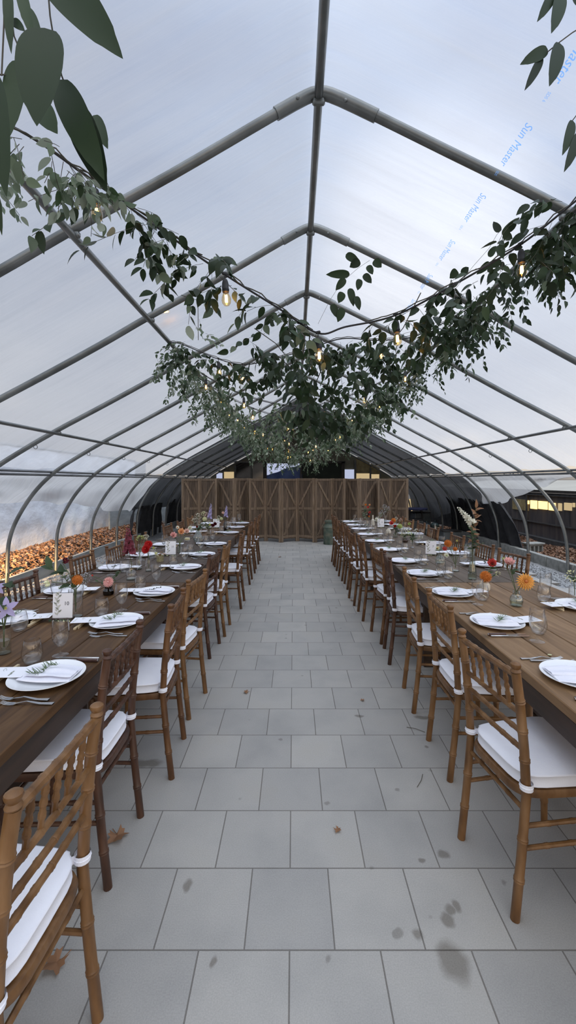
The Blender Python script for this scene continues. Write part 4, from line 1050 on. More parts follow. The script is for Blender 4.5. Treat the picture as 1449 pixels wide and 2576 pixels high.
def setting(x, y, rz, side, i, v, inner=True):
    base = (x, y, D(rz)); w_ = '%s setting from camera, %s' % (ORD[i], side); cx_ = .168 if not inner else .195
    r = lambda a=.006: random.uniform(-a, a)
    put('plate', base, (0, 0, .0), 0, 'round white dinner plate, ' + w_, 'plate', 'dinner plates')
    put('napkin' if v % 2 else 'napkin2', base, (-.005, 0, 0), r(.12), 'folded white napkin on the plate, ' + w_, 'napkin', 'folded napkins')
    put('menu', base, (0, 0, 0), r(.08), 'white printed menu card under the napkin, ' + w_, 'card', 'menu cards')
    put('berry' if v in (2, 5, 7) else 'rosemary', base, (0, 0, .001), r(.35) - .5, ('budded herb' if v in (2, 5, 7) else 'green rosemary') + ' sprig on the napkin, ' + w_, 'herb sprig', 'herb sprigs')
    put('fork', base, (-.135, .195 + r(), 0), r(.08), 'silver fork beside the plate, ' + w_, 'fork', 'forks beside plates')
    put('fork', base, (-.105, .172 + r(), .002), -.10 + r(.05), 'second silver fork nearer the plate, ' + w_, 'fork', 'forks nearer plates')
    put('knife', base, (-.13, -.172 + r(), 0), r(.05), 'steak knife with dark wooden handle, ' + w_, 'knife', 'steak knives')
    put('tknife', base, (-.125, -.197 + r(), 0), r(.05), 'plain silver knife outside the steak knife, ' + w_, 'knife', 'silver knives')
    put('clip', base, (cx_, -.01 + r(.02), 0), r(.1), 'pale wooden clip with stamped letters, ' + w_, 'wooden clip', 'wooden clips')
    put('goblet', base, (.075 + r(.01), -.25 + r(.01), 0), 0, 'clear stemmed water goblet, ' + w_, 'goblet', 'water goblets')
    put('tumbler', base, (.155 + r(.01), -.145 + r(.01), 0), 0, 'clear stemless wine glass, ' + w_, 'glass', 'stemless glasses')
LPY = [1.05, 1.766, 2.45, 3.10, 3.99, 4.69, 5.47, 6.66, 7.45, 8.16]
for i, y in enumerate(LPY[1:]): setting(-1.005 + .004*i, y, 180, 'aisle side, leaf-pile row', i, i)
RPY = [(1.168,1.766),(1.148,2.437),(1.133,3.08),(1.118,3.725),(1.097,4.31),(1.092,5.02),(1.09,5.72),(1.095,6.43),(1.10,7.17),(1.10,7.78),(1.10,8.45)]
for i, (x, y) in enumerate(RPY): setting(x, y, 0, 'aisle side, dark-shed row', i, (2, 0, 1, 3, 4, 6, 8, 9, 2, 1, 3)[i])
for i, (x, y) in enumerate([(-1.645,2.49),(-1.66,3.15),(-1.64,3.97),(-1.625,4.66),(-1.615,5.41),(-1.60,6.75),(-1.63,7.35),(-1.60,8.1)]): setting(x, y, 0, 'wall side, leaf-pile row', i, i + 3, False)
for i, (x, y) in enumerate([(1.835,2.76),(1.84,4.12),(1.80,4.78),(1.80,5.54),(1.82,6.51),(1.82,7.15),(1.80,7.85),(1.82,8.5)]): setting(x, y, 180, 'wall side, dark-shed row', i, i + 1, False)
# petal scrap on the pale table
tag(MB().ball((0, 0, .002), .012, 6, 3, sq=(1, .7, .15)).build('petal', 'f_cream', loc=(at(1383, 1648, 2.01).x, 2.01, TT)), 'single cream petal lying on the pale boards of the camera end table', 'petal')

# ------------------------------------------------------------------ number cards
def number_card(px, Y, num, lab, rz=0., x=None, stand=True):
    X_ = (px - CX)*Y/F
    t = empty('number_card', (X_, Y, TT), rz, lab, 'table number', 'table number cards')
    R = Matrix.Translation((0, 0, .012)) @ Matrix.Rotation(-.06, 4, 'X')
    MB().box(0, 0, .071, .112, .0016, .142, 0, 0, R).build('card', 'paper', t)
    b = MB(); b.box(0, .012, .006, .11, .05, .012, .002); b.box(0, .03, .045, .03, .006, .085, .001); b.build('stand', 'stoneware', t)
    d = MB(); p = MB()
    for k in range(9):
        z = .018 + .0145*k; s = 1 if k % 2 else -1
        (d if k % 3 else p).leaf(R @ Vector((-.028 + .006*sin(k), -.0012, z)), (s*.8, 0, .7), (0, -1, 0), .024, .010, fold=0, curl=0)
        p.leaf(R @ Vector((-.03, -.0011, z + .006)), (-s*.7, 0, .8), (0, -1, 0), .018, .009, fold=0, curl=0)
    d.tube([R @ Vector((-.029 + .006*sin(k), -.0012, .015 + .0145*k)) for k in range(9)], .0006, 4)
    d.build('leaf_print', 'inkgreen', t); p.build('pale_leaf_print', 'inkpale', t)
    if num:
        o = bpy.data.objects.new('number', text_mesh(num, .030, 'ink', .0002, 'CENTER')); COL.objects.link(o); o.parent = t
        o.matrix_local = R @ Matrix.Translation((.022, -.0014, .073)) @ Matrix.Rotation(pi/2, 4, 'X')
    b = MB()
    for k in range(60):
        a = random.uniform(-.06, .07); b.leaf((a, -.02 + random.uniform(-.012, .012), .006), (random.uniform(-1,1), random.uniform(-1,1), .5), (0,0,1), .014, .009, hi=False)
    for k in range(12): b.ball((random.uniform(-.06, .07), -.025 + random.uniform(-.01,.01), .008), .004, 6, 4, 1)
    tag(b.build('leaf_garland', ['leafmid', 'f_cream'], None, loc=(X_, Y - .02, TT), smooth=False), 'tiny green garland at the foot of the ' + lab.split('white ')[-1].split(',')[0], 'garland', 'tiny card garlands')
number_card(157, 2.52, '10', 'white table card numbered 10, on the dark stained table', .08)
number_card(429, 4.70, '11', 'white table card numbered 11, on the grey-brown table', .05)
number_card(544, 7.45, '12', 'white table card far along the leaf-pile row, before the screens', 0)
number_card(1084, 4.72, '7', 'white table card tilted beside the orange pincushion flowers, dark-shed row', -.35)
number_card(958, 7.5, '8', 'white table card far along the dark-shed row, beside the cream bottle', 0)

# ------------------------------------------------------------------ vases and flowers
def vase(name, X_, Y, prof, mat, lab, cat='vase', seg=24, ribs=0, ribamp=0., water=None):
    t = empty(name, (X_, Y, TT), 0, lab, cat)
    inner = [(max(0, r - .0022), z + .001) for r, z in reversed(prof)]
    full = [(0, 0)] + prof + ([(0, prof[-1][1])] if mat in () else inner[:-1]) + [(0, .006)]
    MB().lathe(full, seg, ribs=ribs, ribamp=ribamp).build('glass_body' if mat.startswith('glass') else 'body', mat, t)
    if water:
        pr = [(max(.001, r - .003), z + .004) for r, z in prof if z <= water]
        MB().lathe([(0, .006)] + pr + [(0, pr[-1][1])], 16).build('water', 'water', t)
    return t
def bloom(mb, kind, c, s, nrm, cm=0):
    """petals in rings round nrm; s = bloom diameter"""
    n = Vector(nrm).normalized(); a = n.orthogonal().normalized(); e = n.cross(a); c = Vector(c); r = s/2
    def ringp(k, cnt, ph): an = 2*pi*k/cnt + ph; return a*cos(an) + e*sin(an)
    if kind in ('dahlia', 'daisy'):
        rings = [(20, 1., -.1), (20, .93, .08), (18, .83, .28), (16, .70, .5), (13, .55, .8), (9, .40, 1.3)] if kind == 'dahlia' else [(10, 1., .1), (8, .8, .35)]
        for j, (cnt, rr, up) in enumerate(rings):
            for k in range(cnt):
                d = ringp(k, cnt, j*.31); mb.leaf(c - n*r*.12, d + n*up, n, r*rr*1.02, r*.32, cm, fold=.5, curl=-.05 - .1*(1-rr))
        mb.ball(c + n*r*.08, r*.22, 8, 5, 1)
    elif kind == 'pompon':
        for j in range(8):
            th = j*pi/8*.82; cnt = max(3, int(17*sin(th) + 1))
            for k in range(cnt):
                d = ringp(k, cnt, j*.4)*sin(th) + n*cos(th); mb.leaf(c + d*r*.55, d, n*.3 + ringp(k, cnt, j), r*.47, r*.24, cm, fold=.8, curl=.05, hi=False)
        mb.ball(c, r*.7, 10, 6, cm)
    elif kind == 'ranunculus':
        for j, (cnt, rr, up) in enumerate([(7, 1., .35), (7, .9, .75), (6, .72, 1.3), (5, .5, 2.2), (4, .32, 4)]):
            for k in range(cnt): mb.leaf(c - n*r*.25, ringp(k, cnt, j*.5) + n*up, n - ringp(k, cnt, j*.5)*.5, r*rr*1.15, r*.95*rr, cm, fold=-.35, curl=-.3)
    elif kind == 'umbel':
        for k in range(46):
            th = random.random()**.5*1.25; an = random.uniform(0, 6.28); d = (a*cos(an)+e*sin(an))*sin(th) + n*cos(th)
            mb.ball(c + d*r*random.uniform(.85, 1.), r*.09, 5, 3, cm)
            if k % 3 == 0: mb.tube([c - n*r*.3, c + d*r*.9], r*.012 + .0004, 3, 2)
    elif kind == 'cup':
        for k in range(5): mb.leaf(c, ringp(k, 5, .2) + n*.9, n - ringp(k, 5, .2)*.6, r*1.25, r*1.15, cm, fold=-.4, curl=-.35)
        mb.ball(c + n*r*.3, r*.25, 6, 4, 1)
    elif kind == 'clematis':
        for k in range(5): mb.leaf(c, ringp(k, 5, .35) + n*.12, n, r*1.05, r*.55, cm, fold=.15, curl=.15)
        for k in range(16):
            d = ringp(k, 16, 0)*.5 + n; mb.tube([c, c + d.normalized()*r*.28], r*.022, 4, 1)
def spike(mb, p0, p1, s, cnt, cm=0, up=.4):
    p0, p1 = Vector(p0), Vector(p1); ax = (p1-p0).normalized()
    for k in range(cnt):
        t = k/(cnt-1); c = p0.lerp(p1, t); sz = s*(1 - .72*t); an = k*2.4; d = ax.orthogonal().normalized(); d.rotate(Matrix.Rotation(an, 3, ax))
        for j in range(4):
            dj = (d + ax*up).normalized(); q = dj.orthogonal().normalized(); q.rotate(Matrix.Rotation(j*1.57, 3, dj))
            mb.leaf(c + d*sz*.35, dj*.8 + q*.8, dj, sz*.7, sz*.6, cm, fold=-.2, curl=.2, hi=False)
        mb.ball(c + d*sz*.35, sz*.22, 5, 4, cm)
FG = {'dahlia': 'dahlia', 'pompon': 'pompon dahlia', 'ranunculus': 'ranunculus', 'umbel': 'lace flower', 'cup': 'cup flower', 'clematis': 'clematis', 'spike': 'flower spike', 'daisy': 'daisy', 'sprig': 'leafy stem'}
def flower(kind, mat, px, py, Y, size, root, lab, nrm=None, leaves=0, tip=None, core='f_core', leafm='leafmid', bend=.0, leafs=.05, rootz=.03):
    c = at(px, py, Y); rt = Vector((root[0], root[1], TT + rootz)); t = empty({'umbel':'lace_flower','cup':'small_flower','spike':'flower_spike','sprig':'leafy_stem','pompon':'pompon_flower','daisy':'small_flower'}.get(kind, kind), rt, 0, lab, 'flower')
    rel = c - rt; mouth = Vector((root[0], root[1], TT + root[2])) - rt
    nv = Vector(nrm or (-(c.x)*.35, -1, .55)).normalized()
    end = rel - nv*size*.2
    midp = mouth.lerp(end, .5) + Vector((bend, 0, .12*abs(end.x - mouth.x)))
    pts = [Vector((0, 0, 0)), mouth*.98 + Vector((end.x*.06, end.y*.06, 0)), midp, end]
    sm = [tuple(p) for p in [pts[0], pts[0].lerp(pts[1], .5), pts[1], pts[1].lerp(pts[2], .5)*1, pts[2], pts[2].lerp(pts[3], .5), pts[3]]]
    MB().tube(sm, .0018 if size < .06 else .0024, 6).build('stem', 'stem', t)
    b = MB()
    if kind == 'spike':
        tp = at(tip[0], tip[1], Y) - rt; spike(b, rel, tp, size*.86, 26); b.tube([tuple(end), tuple(rel), tuple(tp)], .002, 5, 2)
    elif kind != 'sprig': bloom(b, kind, rel, size, nv)
    if b.v: b.build('petals', [mat, core, 'stem'], t, smooth=(kind not in ('umbel',)))
    if leaves:
        b = MB()
        for k in range(leaves):
            tt = random.uniform(.35, .98) if kind != 'sprig' else (k + .5)/leaves
            q = pts[1].lerp(pts[2], tt*2) if tt < .5 else pts[2].lerp(pts[3], tt*2 - 1)
            b.leaf(q, (random.uniform(-1,1), random.uniform(-.9,.3), random.uniform(-.1,.8)), (random.uniform(-.4,.4), -.5, 1), leafs*random.uniform(.8, 1.25), leafs*.5, hi=True, curl=.3)
        b.build('leaves', leafm, t)
    return t
cyl = lambda r, h: [(r, .0), (r, h*.5), (r, h)]
# --- leaf-pile row
vx, vy = -1.30, 2.58
vase('cylinder_vase', vx, vy, cyl(.040, .165), 'glass', 'tall clear cylinder vase of leafy stems behind the card numbered 10', water=.08)
R0 = (vx, vy, .165)
flower('pompon', 'f_orange', 195, 1459, 2.56, .066, R0, 'orange pincushion bloom in the tall vase behind card 10')
flower('umbel', 'f_mist', 214, 1457, 2.66, .085, R0, 'dusty pale bloom behind the orange pincushion, same tall vase')
flower('cup', 'f_cream', 124, 1466, 2.52, .05, R0, 'cream nodding bloom on the variegated branch behind card 10', nrm=(-.6, -.6, -.3), core='f_corey')
flower('sprig', 'f_cream', 122, 1425, 2.56, .05, R0, 'variegated leafy branch arching above card 10', leaves=9, leafm='leafmid', leafs=.075)
flower('cup', 'f_burg', 160, 1412, 2.6, .05, R0, 'dark red folded leaf bloom above card 10', nrm=(1, 0, .3))
vx, vy = -1.318, 3.08
vase('bud_vase', vx, vy, [(.030,0),(.037,.008),(.037,.030),(.028,.040),(.024,.048),(.028,.058),(.026,.066)], 'amberglass', 'small brown glass bud vase holding the pink dahlia')
R0 = (vx, vy, .06)
flower('dahlia', 'f_pink', 272, 1464, 3.0, .078, R0, 'pale pink dahlia in the small brown bud vase', nrm=(.1, -1, .35), leaves=5, leafm='leafmid', core='f_pink')
flower('sprig', 'f_pink', 305, 1436, 3.12, .05, R0, 'small leafy sprig with white buds beside the pink dahlia', leaves=8, leafs=.035)
flower('cup', 'f_coral', 232, 1448, 3.05, .018, R0, 'tiny red bud on a thin stem beside the pink dahlia')
flower('sprig', 'f_pink', 243, 1462, 3.02, .03, R0, 'tiny lime leaf sprig left of the pink dahlia'.replace('left of', 'under'), leaves=4, leafs=.03, leafm='leafmid')
vx, vy = -1.33, 3.55
vase('flask_vase', vx, vy, [(.040,0),(.041,.01),(.041,.055),(.036,.068),(.018,.082),(.015,.10),(.015,.135),(.018,.14)], 'glass', 'clear flask vase holding the magenta snapdragon', water=.05)
flower('spike', 'f_magenta', 326, 1392, 3.5, .078, (vx, vy, .14), 'magenta snapdragon spike in the clear flask vase', tip=(322, 1330), leaves=0)
vx, vy = -1.30, 3.88
vase('bottle_vase', vx, vy, [(.026,0),(.027,.01),(.026,.08),(.022,.10),(.022,.12)], 'glass', 'narrow clear bottle vase holding the two red dahlias', water=.07)
flower('dahlia', 'f_red', 366, 1381, 3.8, .090, (vx, vy, .12), 'bright red dahlia, lower of the two in the narrow bottle', nrm=(-.3, -1, .4), core='f_red')
flower('dahlia', 'f_red', 373, 1369, 3.9, .082, (vx, vy, .12), 'bright red dahlia, upper of the two in the narrow bottle', nrm=(.2, -1, .5), core='f_red')
vase('bottle_vase', -1.42, 3.98, [(.024,0),(.025,.01),(.025,.10),(.014,.12),(.014,.14)], 'glass', 'slim clear bottle behind the red dahlias', water=.06)
flower('umbel', 'f_lime', 353, 1358, 3.98, .085, (-1.42, 3.98, .14), 'pale green lace flower standing behind the red dahlias', nrm=(0, -.4, 1))
flower('umbel', 'f_white', 367, 1352, 4.05, .06, (-1.42, 3.98, .14), 'white lace flower above the pale green one')
vx, vy = -1.345, 4.36
vase('votive_pot', vx, vy, [(.034,0),(.036,.01),(.036,.055),(.038,.06)], 'mercury', 'speckled gold votive pot with small cream flowers', 'pot')
flower('cup', 'f_cream', 394, 1392, 4.28, .040, (vx, vy, .05), 'cream button flower leaning out of the gold votive pot', nrm=(-.2, -1, .2), core='f_corey')
flower('cup', 'f_lime', 386, 1379, 4.36, .032, (vx, vy, .05), 'lime cup flower above the gold votive pot')
flower('sprig', 'f_lime', 410, 1388, 4.34, .03, (vx, vy, .05), 'dried brown leaf sprig in the gold votive pot', leaves=7, leafs=.035, leafm='maple')
vx, vy = -1.285, 4.88
vase('cylinder_vase', vx, vy, cyl(.028, .11), 'glass', 'clear cylinder vase beside card 11 holding the pink and peach blooms', water=.06)
R0 = (vx, vy, .11)
flower('ranunculus', 'f_pink', 436, 1346, 4.82, .078, R0, 'round pink dahlia beside card 11', core='f_pink', leaves=3)
flower('ranunculus', 'f_peach', 456, 1337, 4.95, .085, R0, 'peach ranunculus above the vase beside card 11')
flower('ranunculus', 'f_blush', 470, 1336, 4.95, .066, R0, 'blush ranunculus beside the peach one')
flower('cup', 'f_white', 446, 1328, 5.0, .055, R0, 'white bloom above the peach ranunculus')
flower('ranunculus', 'f_white', 478, 1328, 5.0, .055, R0, 'ivory bloom next to the blush ranunculus')
flower('cup', 'f_burg', 495, 1326, 5.05, .04, R0, 'dark red bloom at the end of the peach arrangement')
t = empty('candle_holder', (at(471, 1376, 5.2).x, 5.2, TT), 0, 'pale yellow floating candle in a tall clear glass', 'candle')
MB().lathe([(.03, 0), (.03, .003), (.004, .01), (.004, .07), (.03, .09), (.036, .13), (.034, .13), (.028, .092), (0, .085)], 18).build('stemmed_cup', 'glass', t)
MB().lathe([(0, .10), (.03, .10), (.033, .105), (.033, .12), (.028, .126), (0, .126)], 18).build('candle', 'wax', t)
vase('ribbed_vase', -1.27, 5.75, [(.03,0),(.045,.01),(.062,.04),(.055,.08),(.03,.12),(.022,.15)], 'glass_heavy', 'ribbed clear teardrop vase in the middle of the leaf-pile row', ribs=14, ribamp=.05, seg=56, water=.05)
vase('low_tumbler', at(494,1362,5.5).x, 5.55, cyl(.038, .07), 'glass', 'low clear square-sided tumbler beside the ribbed vase', water=.03)
def cluster(vx, vy, mouth, items, pre, seed=0):
    for i, (kind, mat, px, py, dy, s, extra, nm) in enumerate(items):
        kw = dict(extra) if extra else {}
        flower(kind, mat, px, py, vy + dy, s, (vx, vy, mouth), nm + ', ' + pre, **kw)
R = (-1.27, 5.75, .15)
cluster(*R, [
 ('umbel','f_white',498,1300,.3,.10,None,'white lacy bloom at the crown'),
 ('umbel','f_cream',512,1294,.2,.09,None,'cream lacy bloom at the peak'),
 ('umbel','f_white',488,1310,.1,.08,None,'white lacy bloom on the low side'),
 ('pompon','f_cream',515,1306,0,.066,{'leaves':5},'round cream dahlia'),
 ('umbel','f_blush',521,1297,.15,.09,None,'blush lacy bloom'),
 ('spike','f_lilac',527,1304,.1,.05,{'tip':(531,1268)},'tall pale lilac delphinium'),
 ('sprig','f_cream',510,1325,0,.05,{'leaves':14,'leafs':.05},'bushy green stem'),
 ('cup','f_corey' if False else 'f_lime',527,1321,-.1,.03,None,'small lime bloom'),
 ('ranunculus','f_burg',536,1322,0,.05,None,'dark red bloom')], 'ribbed vase of the leaf-pile row')
vase('amber_bottle', at(567,1326,7.0).x, 7.0, [(.03,0),(.032,.01),(.032,.12),(.014,.16),(.014,.19)], 'amberglass', 'amber bottle holding the lavender stalk near the screens')
R = (at(567,1326,7.0).x, 7.0, .19)
cluster(*R, [
 ('spike','f_lilac',568,1300,.1,.055,{'tip':(570,1273)},'grey lavender stalk'),
 ('ranunculus','f_blush',561,1290,0,.05,None,'small peach bloom'),
 ('umbel','f_white',550,1302,0,.07,None,'white lacy bloom'),
 ('pompon','f_cream',557,1305,-.1,.055,{'leaves':6},'cream bloom with leaves'),
 ('umbel','f_lime',548,1308,.1,.06,None,'greenish lacy bloom')], 'amber bottle near the screens')
vase('low_tumbler', at(527,1340,6.6).x, 6.55, cyl(.035, .08), 'glass', 'low clear tumbler at the foot of the far flowers, leaf-pile row', water=.03)
R = (at(527,1340,6.6).x, 6.55, .08)
cluster(*R, [('ranunculus','f_burg',541,1318,0,.06,None,'dark red ranunculus'), ('sprig','f_lime',519,1320,0,.05,{'leaves':10,'leafs':.045},'green leafy stem'), ('cup','f_lime',528,1319,0,.035,None,'yellow-green bud')], 'low tumbler of the leaf-pile row')
for i, (px, py, Y) in enumerate(((577,1325,7.4),(588,1322,7.9),(583,1318,8.1))):
    vase('votive_glass', at(px, py, Y).x, Y, cyl(.028, .09), 'glass', ('clear votive glass beside the amber bottle', 'clear votive glass near the last plates of the leaf-pile row', 'clear votive glass between amber bottle and last plates')[i], 'votive')
# vase with clematis at the camera end
vx, vy = -1.36, 2.03
vase('cylinder_vase', vx, vy, cyl(.030, .12), 'glass', 'clear straight vase with water at the frame edge, holding the clematis', water=.075)
R0 = (vx, vy, .12)
flower('clematis', 'f_lilac', 17, 1530, 1.95, .102, R0, 'open lilac clematis with pale centre beside the tall leaves', nrm=(.15, -1, .25), core='f_corey')
flower('clematis', 'f_lilac', -8, 1478, 2.0, .08, R0, 'smaller lilac clematis partly hidden behind leaves', core='f_corey')
flower('sprig', 'f_lilac', 18, 1440, 2.0, .05, R0, 'broad-leaved green stem rising beside the clematis', leaves=8, leafs=.085)
# --- dark-shed row
vx, vy = at(1303, 1520, 2.78).x, 2.80
vase('bulb_vase', vx, vy, [(.028,0),(.036,.006),(.041,.030),(.039,.052),(.032,.066),(.024,.072),(.021,.085),(.022,.098)], 'glass_heavy', 'ringed clear bulb vase holding the apricot dahlia', ribs=0, water=.05)
R0 = (vx, vy, .098)
flower('dahlia', 'f_yellow', 1323, 1463, 2.72, .112, R0, 'large apricot and yellow dahlia facing the camera', nrm=(-.25, -1, .35), core='f_core')
flower('ranunculus', 'f_pink', 1281, 1413, 2.85, .078, R0, 'ruffled pink lisianthus above the bulb vase', nrm=(0, -.4, 1), leaves=2, core='f_pink')
flower('cup', 'f_lime', 1267, 1408, 2.9, .03, R0, 'closed green lisianthus bud beside the pink bloom', nrm=(0, 0, 1))
vx, vy = at(1222, 1480, 3.2).x, 3.22
vase('ceramic_pot', vx, vy, [(.036,0),(.039,.006),(.038,.038),(.030,.048),(.026,.052),(.027,.058)], 'ceramic', 'squat cream ceramic pot holding the orange pompon', 'pot')
R0 = (vx, vy, .055)
flower('pompon', 'f_orange', 1222, 1451, 3.14, .090, R0, 'round orange pompon dahlia above the ceramic pot', nrm=(.0, -1, .5), core='f_orange')
flower('ranunculus', 'f_coral', 1238, 1416, 3.3, .074, R0, 'coral red ranunculus rising behind the orange pompon', leaves=4)
flower('umbel', 'f_cream', 1252, 1444, 3.18, .045, R0, 'cream bud sprig beside the orange pompon', leaves=3, leafs=.03)
vx, vy = 1.475, 3.56
vase('tall_bottle', vx, vy, [(.032,0),(.034,.006),(.033,.05),(.030,.08),(.022,.13),(.019,.19),(.021,.25),(.023,.255)], 'glass_heavy', 'tall textured clear bottle in the middle of the dark-shed row', ribs=9, ribamp=.05, seg=54, water=.13)
R0 = (vx, vy, .25)
flower('spike', 'f_white', 1189, 1318, 3.5, .055, R0, 'white snapdragon spike leaning out of the tall bottle', tip=(1152, 1276))
flower('sprig', 'f_white', 1197, 1275, 3.6, .05, R0, 'dried brown branch with drooping tassels in the tall bottle', leaves=26, leafs=.06, leafm='maple')
flower('sprig', 'f_white', 1186, 1330, 3.5, .05, R0, 'dusty green leafy stem in the tall bottle', leaves=14, leafs=.055)
flower('sprig', 'f_white', 1163, 1372, 3.5, .04, R0, 'thin green stem drooping toward the aisle from the tall bottle', leaves=3, leafs=.03)
flower('sprig', 'f_white', 1218, 1365, 3.5, .04, R0, 'thin green stem drooping toward the wall side from the tall bottle', leaves=3, leafs=.03)
vx, vy = at(1147, 1430, 3.87).x, 3.88
vase('glass_jar', vx, vy, [(.031,0),(.033,.005),(.033,.062),(.033,.068)], 'glass', 'small clear jar holding the orange pincushion flowers', 'jar', water=.03)
R0 = (vx, vy, .066)
flower('pompon', 'f_orange', 1127, 1367, 3.84, .072, R0, 'orange pincushion bloom on a long stem from the small jar', core='f_orange')
flower('pompon', 'f_coral', 1119, 1380, 3.84, .044, R0, 'small red pompon beneath the orange pincushion')
flower('pompon', 'f_orange', 1145, 1381, 3.88, .042, R0, 'small rust pompon beside the orange pincushion')
flower('cup', 'f_corey', 1150, 1361, 3.9, .026, R0, 'tiny yellow button flower above the small jar')
flower('cup', 'f_burg', 1157, 1387, 3.9, .022, R0, 'tiny black-red scabiosa beside the rust pompon')
vx, vy = at(1109, 1414, 4.22).x, 4.24
vase('ribbed_bottle', vx, vy, [(.034,0),(.042,.01),(.044,.035),(.034,.065),(.018,.085),(.017,.10),(.022,.105)], 'glass_heavy', 'ribbed clear bottle beside the tilted table card', ribs=12, ribamp=.06, seg=48, water=.03)
R0 = (vx, vy, .10)
flower('daisy', 'f_cream', 1101, 1379, 4.22, .050, R0, 'yellow-centred daisy beside the tilted table card', core='f_core', leaves=3, leafs=.04)
flower('cup', 'f_white', 1124, 1398, 4.15, .062, R0, 'white cup flower drooping beside the ribbed bottle', core='f_lime')
vx, vy = at(1037, 1372, 5.25).x, 5.25
vase('stemmed_vase', vx, vy, [(.028,0),(.028,.003),(.005,.012),(.005,.045),(.026,.06),(.03,.09)], 'glass', 'small stemmed glass vase of lime flowers, dark-shed row')
R = (vx, vy, .09)
cluster(*R, [('sprig','f_lime',1040,1345,0,.05,{'leaves':10,'leafs':.05},'lime leafy stem'), ('umbel','f_white',1048,1338,.1,.08,None,'white lacy bloom'), ('umbel','f_lime',1030,1343,0,.07,None,'lime lacy bloom'), ('umbel','f_white',1060,1352,0,.05,None,'small white sprig')], 'stemmed vase of the dark-shed row')
vx, vy = at(1018, 1361, 5.72).x, 5.72
vase('stone_bowl', vx, vy, [(.03,0),(.045,.012),(.048,.03),(.040,.042)], 'stoneware', 'low dark stone bowl with white sprigs, dark-shed row', 'bowl')
R = (vx, vy, .04)
cluster(*R, [('umbel','f_white',1018,1338,0,.10,None,'white lacy bloom'), ('umbel','f_white',1028,1332,.1,.08,None,'second white lacy bloom'), ('umbel','f_cream',1012,1346,0,.06,{'leaves':6},'cream bloom')], 'stone bowl of the dark-shed row')
vx, vy = at(995, 1350, 6.24).x, 6.24
vase('cylinder_vase', vx, vy, cyl(.034, .12), 'glass', 'clear cylinder vase holding the red-orange cluster, dark-shed row', water=.06)
R = (vx, vy, .12)
cluster(*R, [('ranunculus','f_coral',985,1316,0,.07,None,'coral bloom'), ('pompon','f_orange',990,1309,.1,.075,None,'red-orange bloom'), ('pompon','f_lime',1006,1324,-.1,.08,{'leaves':4},'lime green bloom'), ('ranunculus','f_red',994,1324,0,.05,None,'dark red bloom'), ('umbel','f_white',997,1305,.2,.06,None,'white bloom'), ('umbel','f_blush',1008,1309,.2,.06,None,'blush sprig'), ('ranunculus','f_lime',1030,1318,.1,.05,None,'pale lime rose'), ('sprig','f_lime',1000,1338,0,.05,{'leaves':12,'leafs':.06},'yellow-green foliage stem')], 'red-orange vase of the dark-shed row')
t = vase('gourd_vase', at(977, 1342, 6.6).x, 6.6, [(.02,0),(.036,.01),(.04,.035),(.032,.06),(.016,.08),(.014,.085)], 'ceramic', 'ribbed white gourd-shaped vase, dark-shed row', ribs=8, ribamp=.08, seg=48)
vx, vy = at(923, 1320, 7.65).x, 7.65
vase('tall_jar', vx, vy, [(.03,0),(.045,.01),(.05,.05),(.045,.10),(.04,.14),(.045,.16)], 'glass', 'large clear jar holding the tall red and orange stems near the screens', 'jar', water=.08)
R = (vx, vy, .16)
cluster(*R, [('ranunculus','f_orange',920,1270,0,.045,None,'orange bud at the very top'), ('ranunculus','f_coral',926,1276,0,.05,None,'coral bloom under the top bud'), ('ranunculus','f_peach',930,1270,.1,.04,None,'peach bud at the top'), ('ranunculus','f_magenta',925,1294,0,.075,None,'dusky red bloom'), ('ranunculus','f_coral',930,1289,.1,.05,None,'coral bloom beside the dusky one'), ('pompon','f_orange',928,1299,0,.04,None,'small orange bloom'), ('sprig','f_lime',913,1280,0,.05,{'leaves':12,'leafs':.06},'ferny green stem'), ('sprig','f_lime',918,1292,0,.05,{'leaves':8,'leafs':.07,'leafm':'leafpale'},'sage leafed stem')], 'tall jar near the screens')
vase('cream_bottle', at(938, 1320, 7.86).x, 7.86, [(.03,0),(.034,.005),(.034,.05),(.028,.07),(.028,.10),(.012,.12),(.012,.19)], 'ceramic', 'cream ringed bottle beside the far table card', 'bottle')
vx, vy = at(950, 1318, 7.95).x, 7.95
vase('bud_vase', vx, vy, [(.025,0),(.03,.01),(.03,.06),(.018,.09)], 'glass', 'clear bud vase behind the far table card, dark-shed row')
R = (vx, vy, .09)
cluster(*R, [('pompon','f_white',948,1307,-.1,.085,None,'large white bloom'), ('umbel','f_mist',962,1292,.2,.14,None,'grey misty branch'), ('umbel','f_mist',975,1283,.3,.14,None,'taller grey misty branch'), ('umbel','f_mist',968,1275,.3,.10,None,'topmost grey misty branch'), ('umbel','f_white',938,1305,.1,.04,None,'white sprig')], 'bud vase behind the far table card')
vx, vy = 2.02 - .1, 2.95
vase('glass_jar', vx - .0, vy, cyl(.035, .08), 'glass', 'clear jar near the edge of the frame holding pale green flowers', 'jar')
flower('umbel', 'f_cream', 1442, 1452, 2.9, .10, (vx, vy, .08), 'pale green and white lacy bloom at the edge of the pale table', leaves=5)
for i, (px, py, Y) in enumerate(((1050,1372,5.4),(905,1332,7.3),(1012,1335,7.0))):
    vase('votive_glass', at(px, py, Y).x, Y, cyl(.028, .08), 'glass', ('clear votive glass beside the lime flowers, dark-shed row', 'clear votive glass before the tall jar, dark-shed row', 'clear votive glass at the wall side of the far plates, dark-shed row')[i], 'votive')

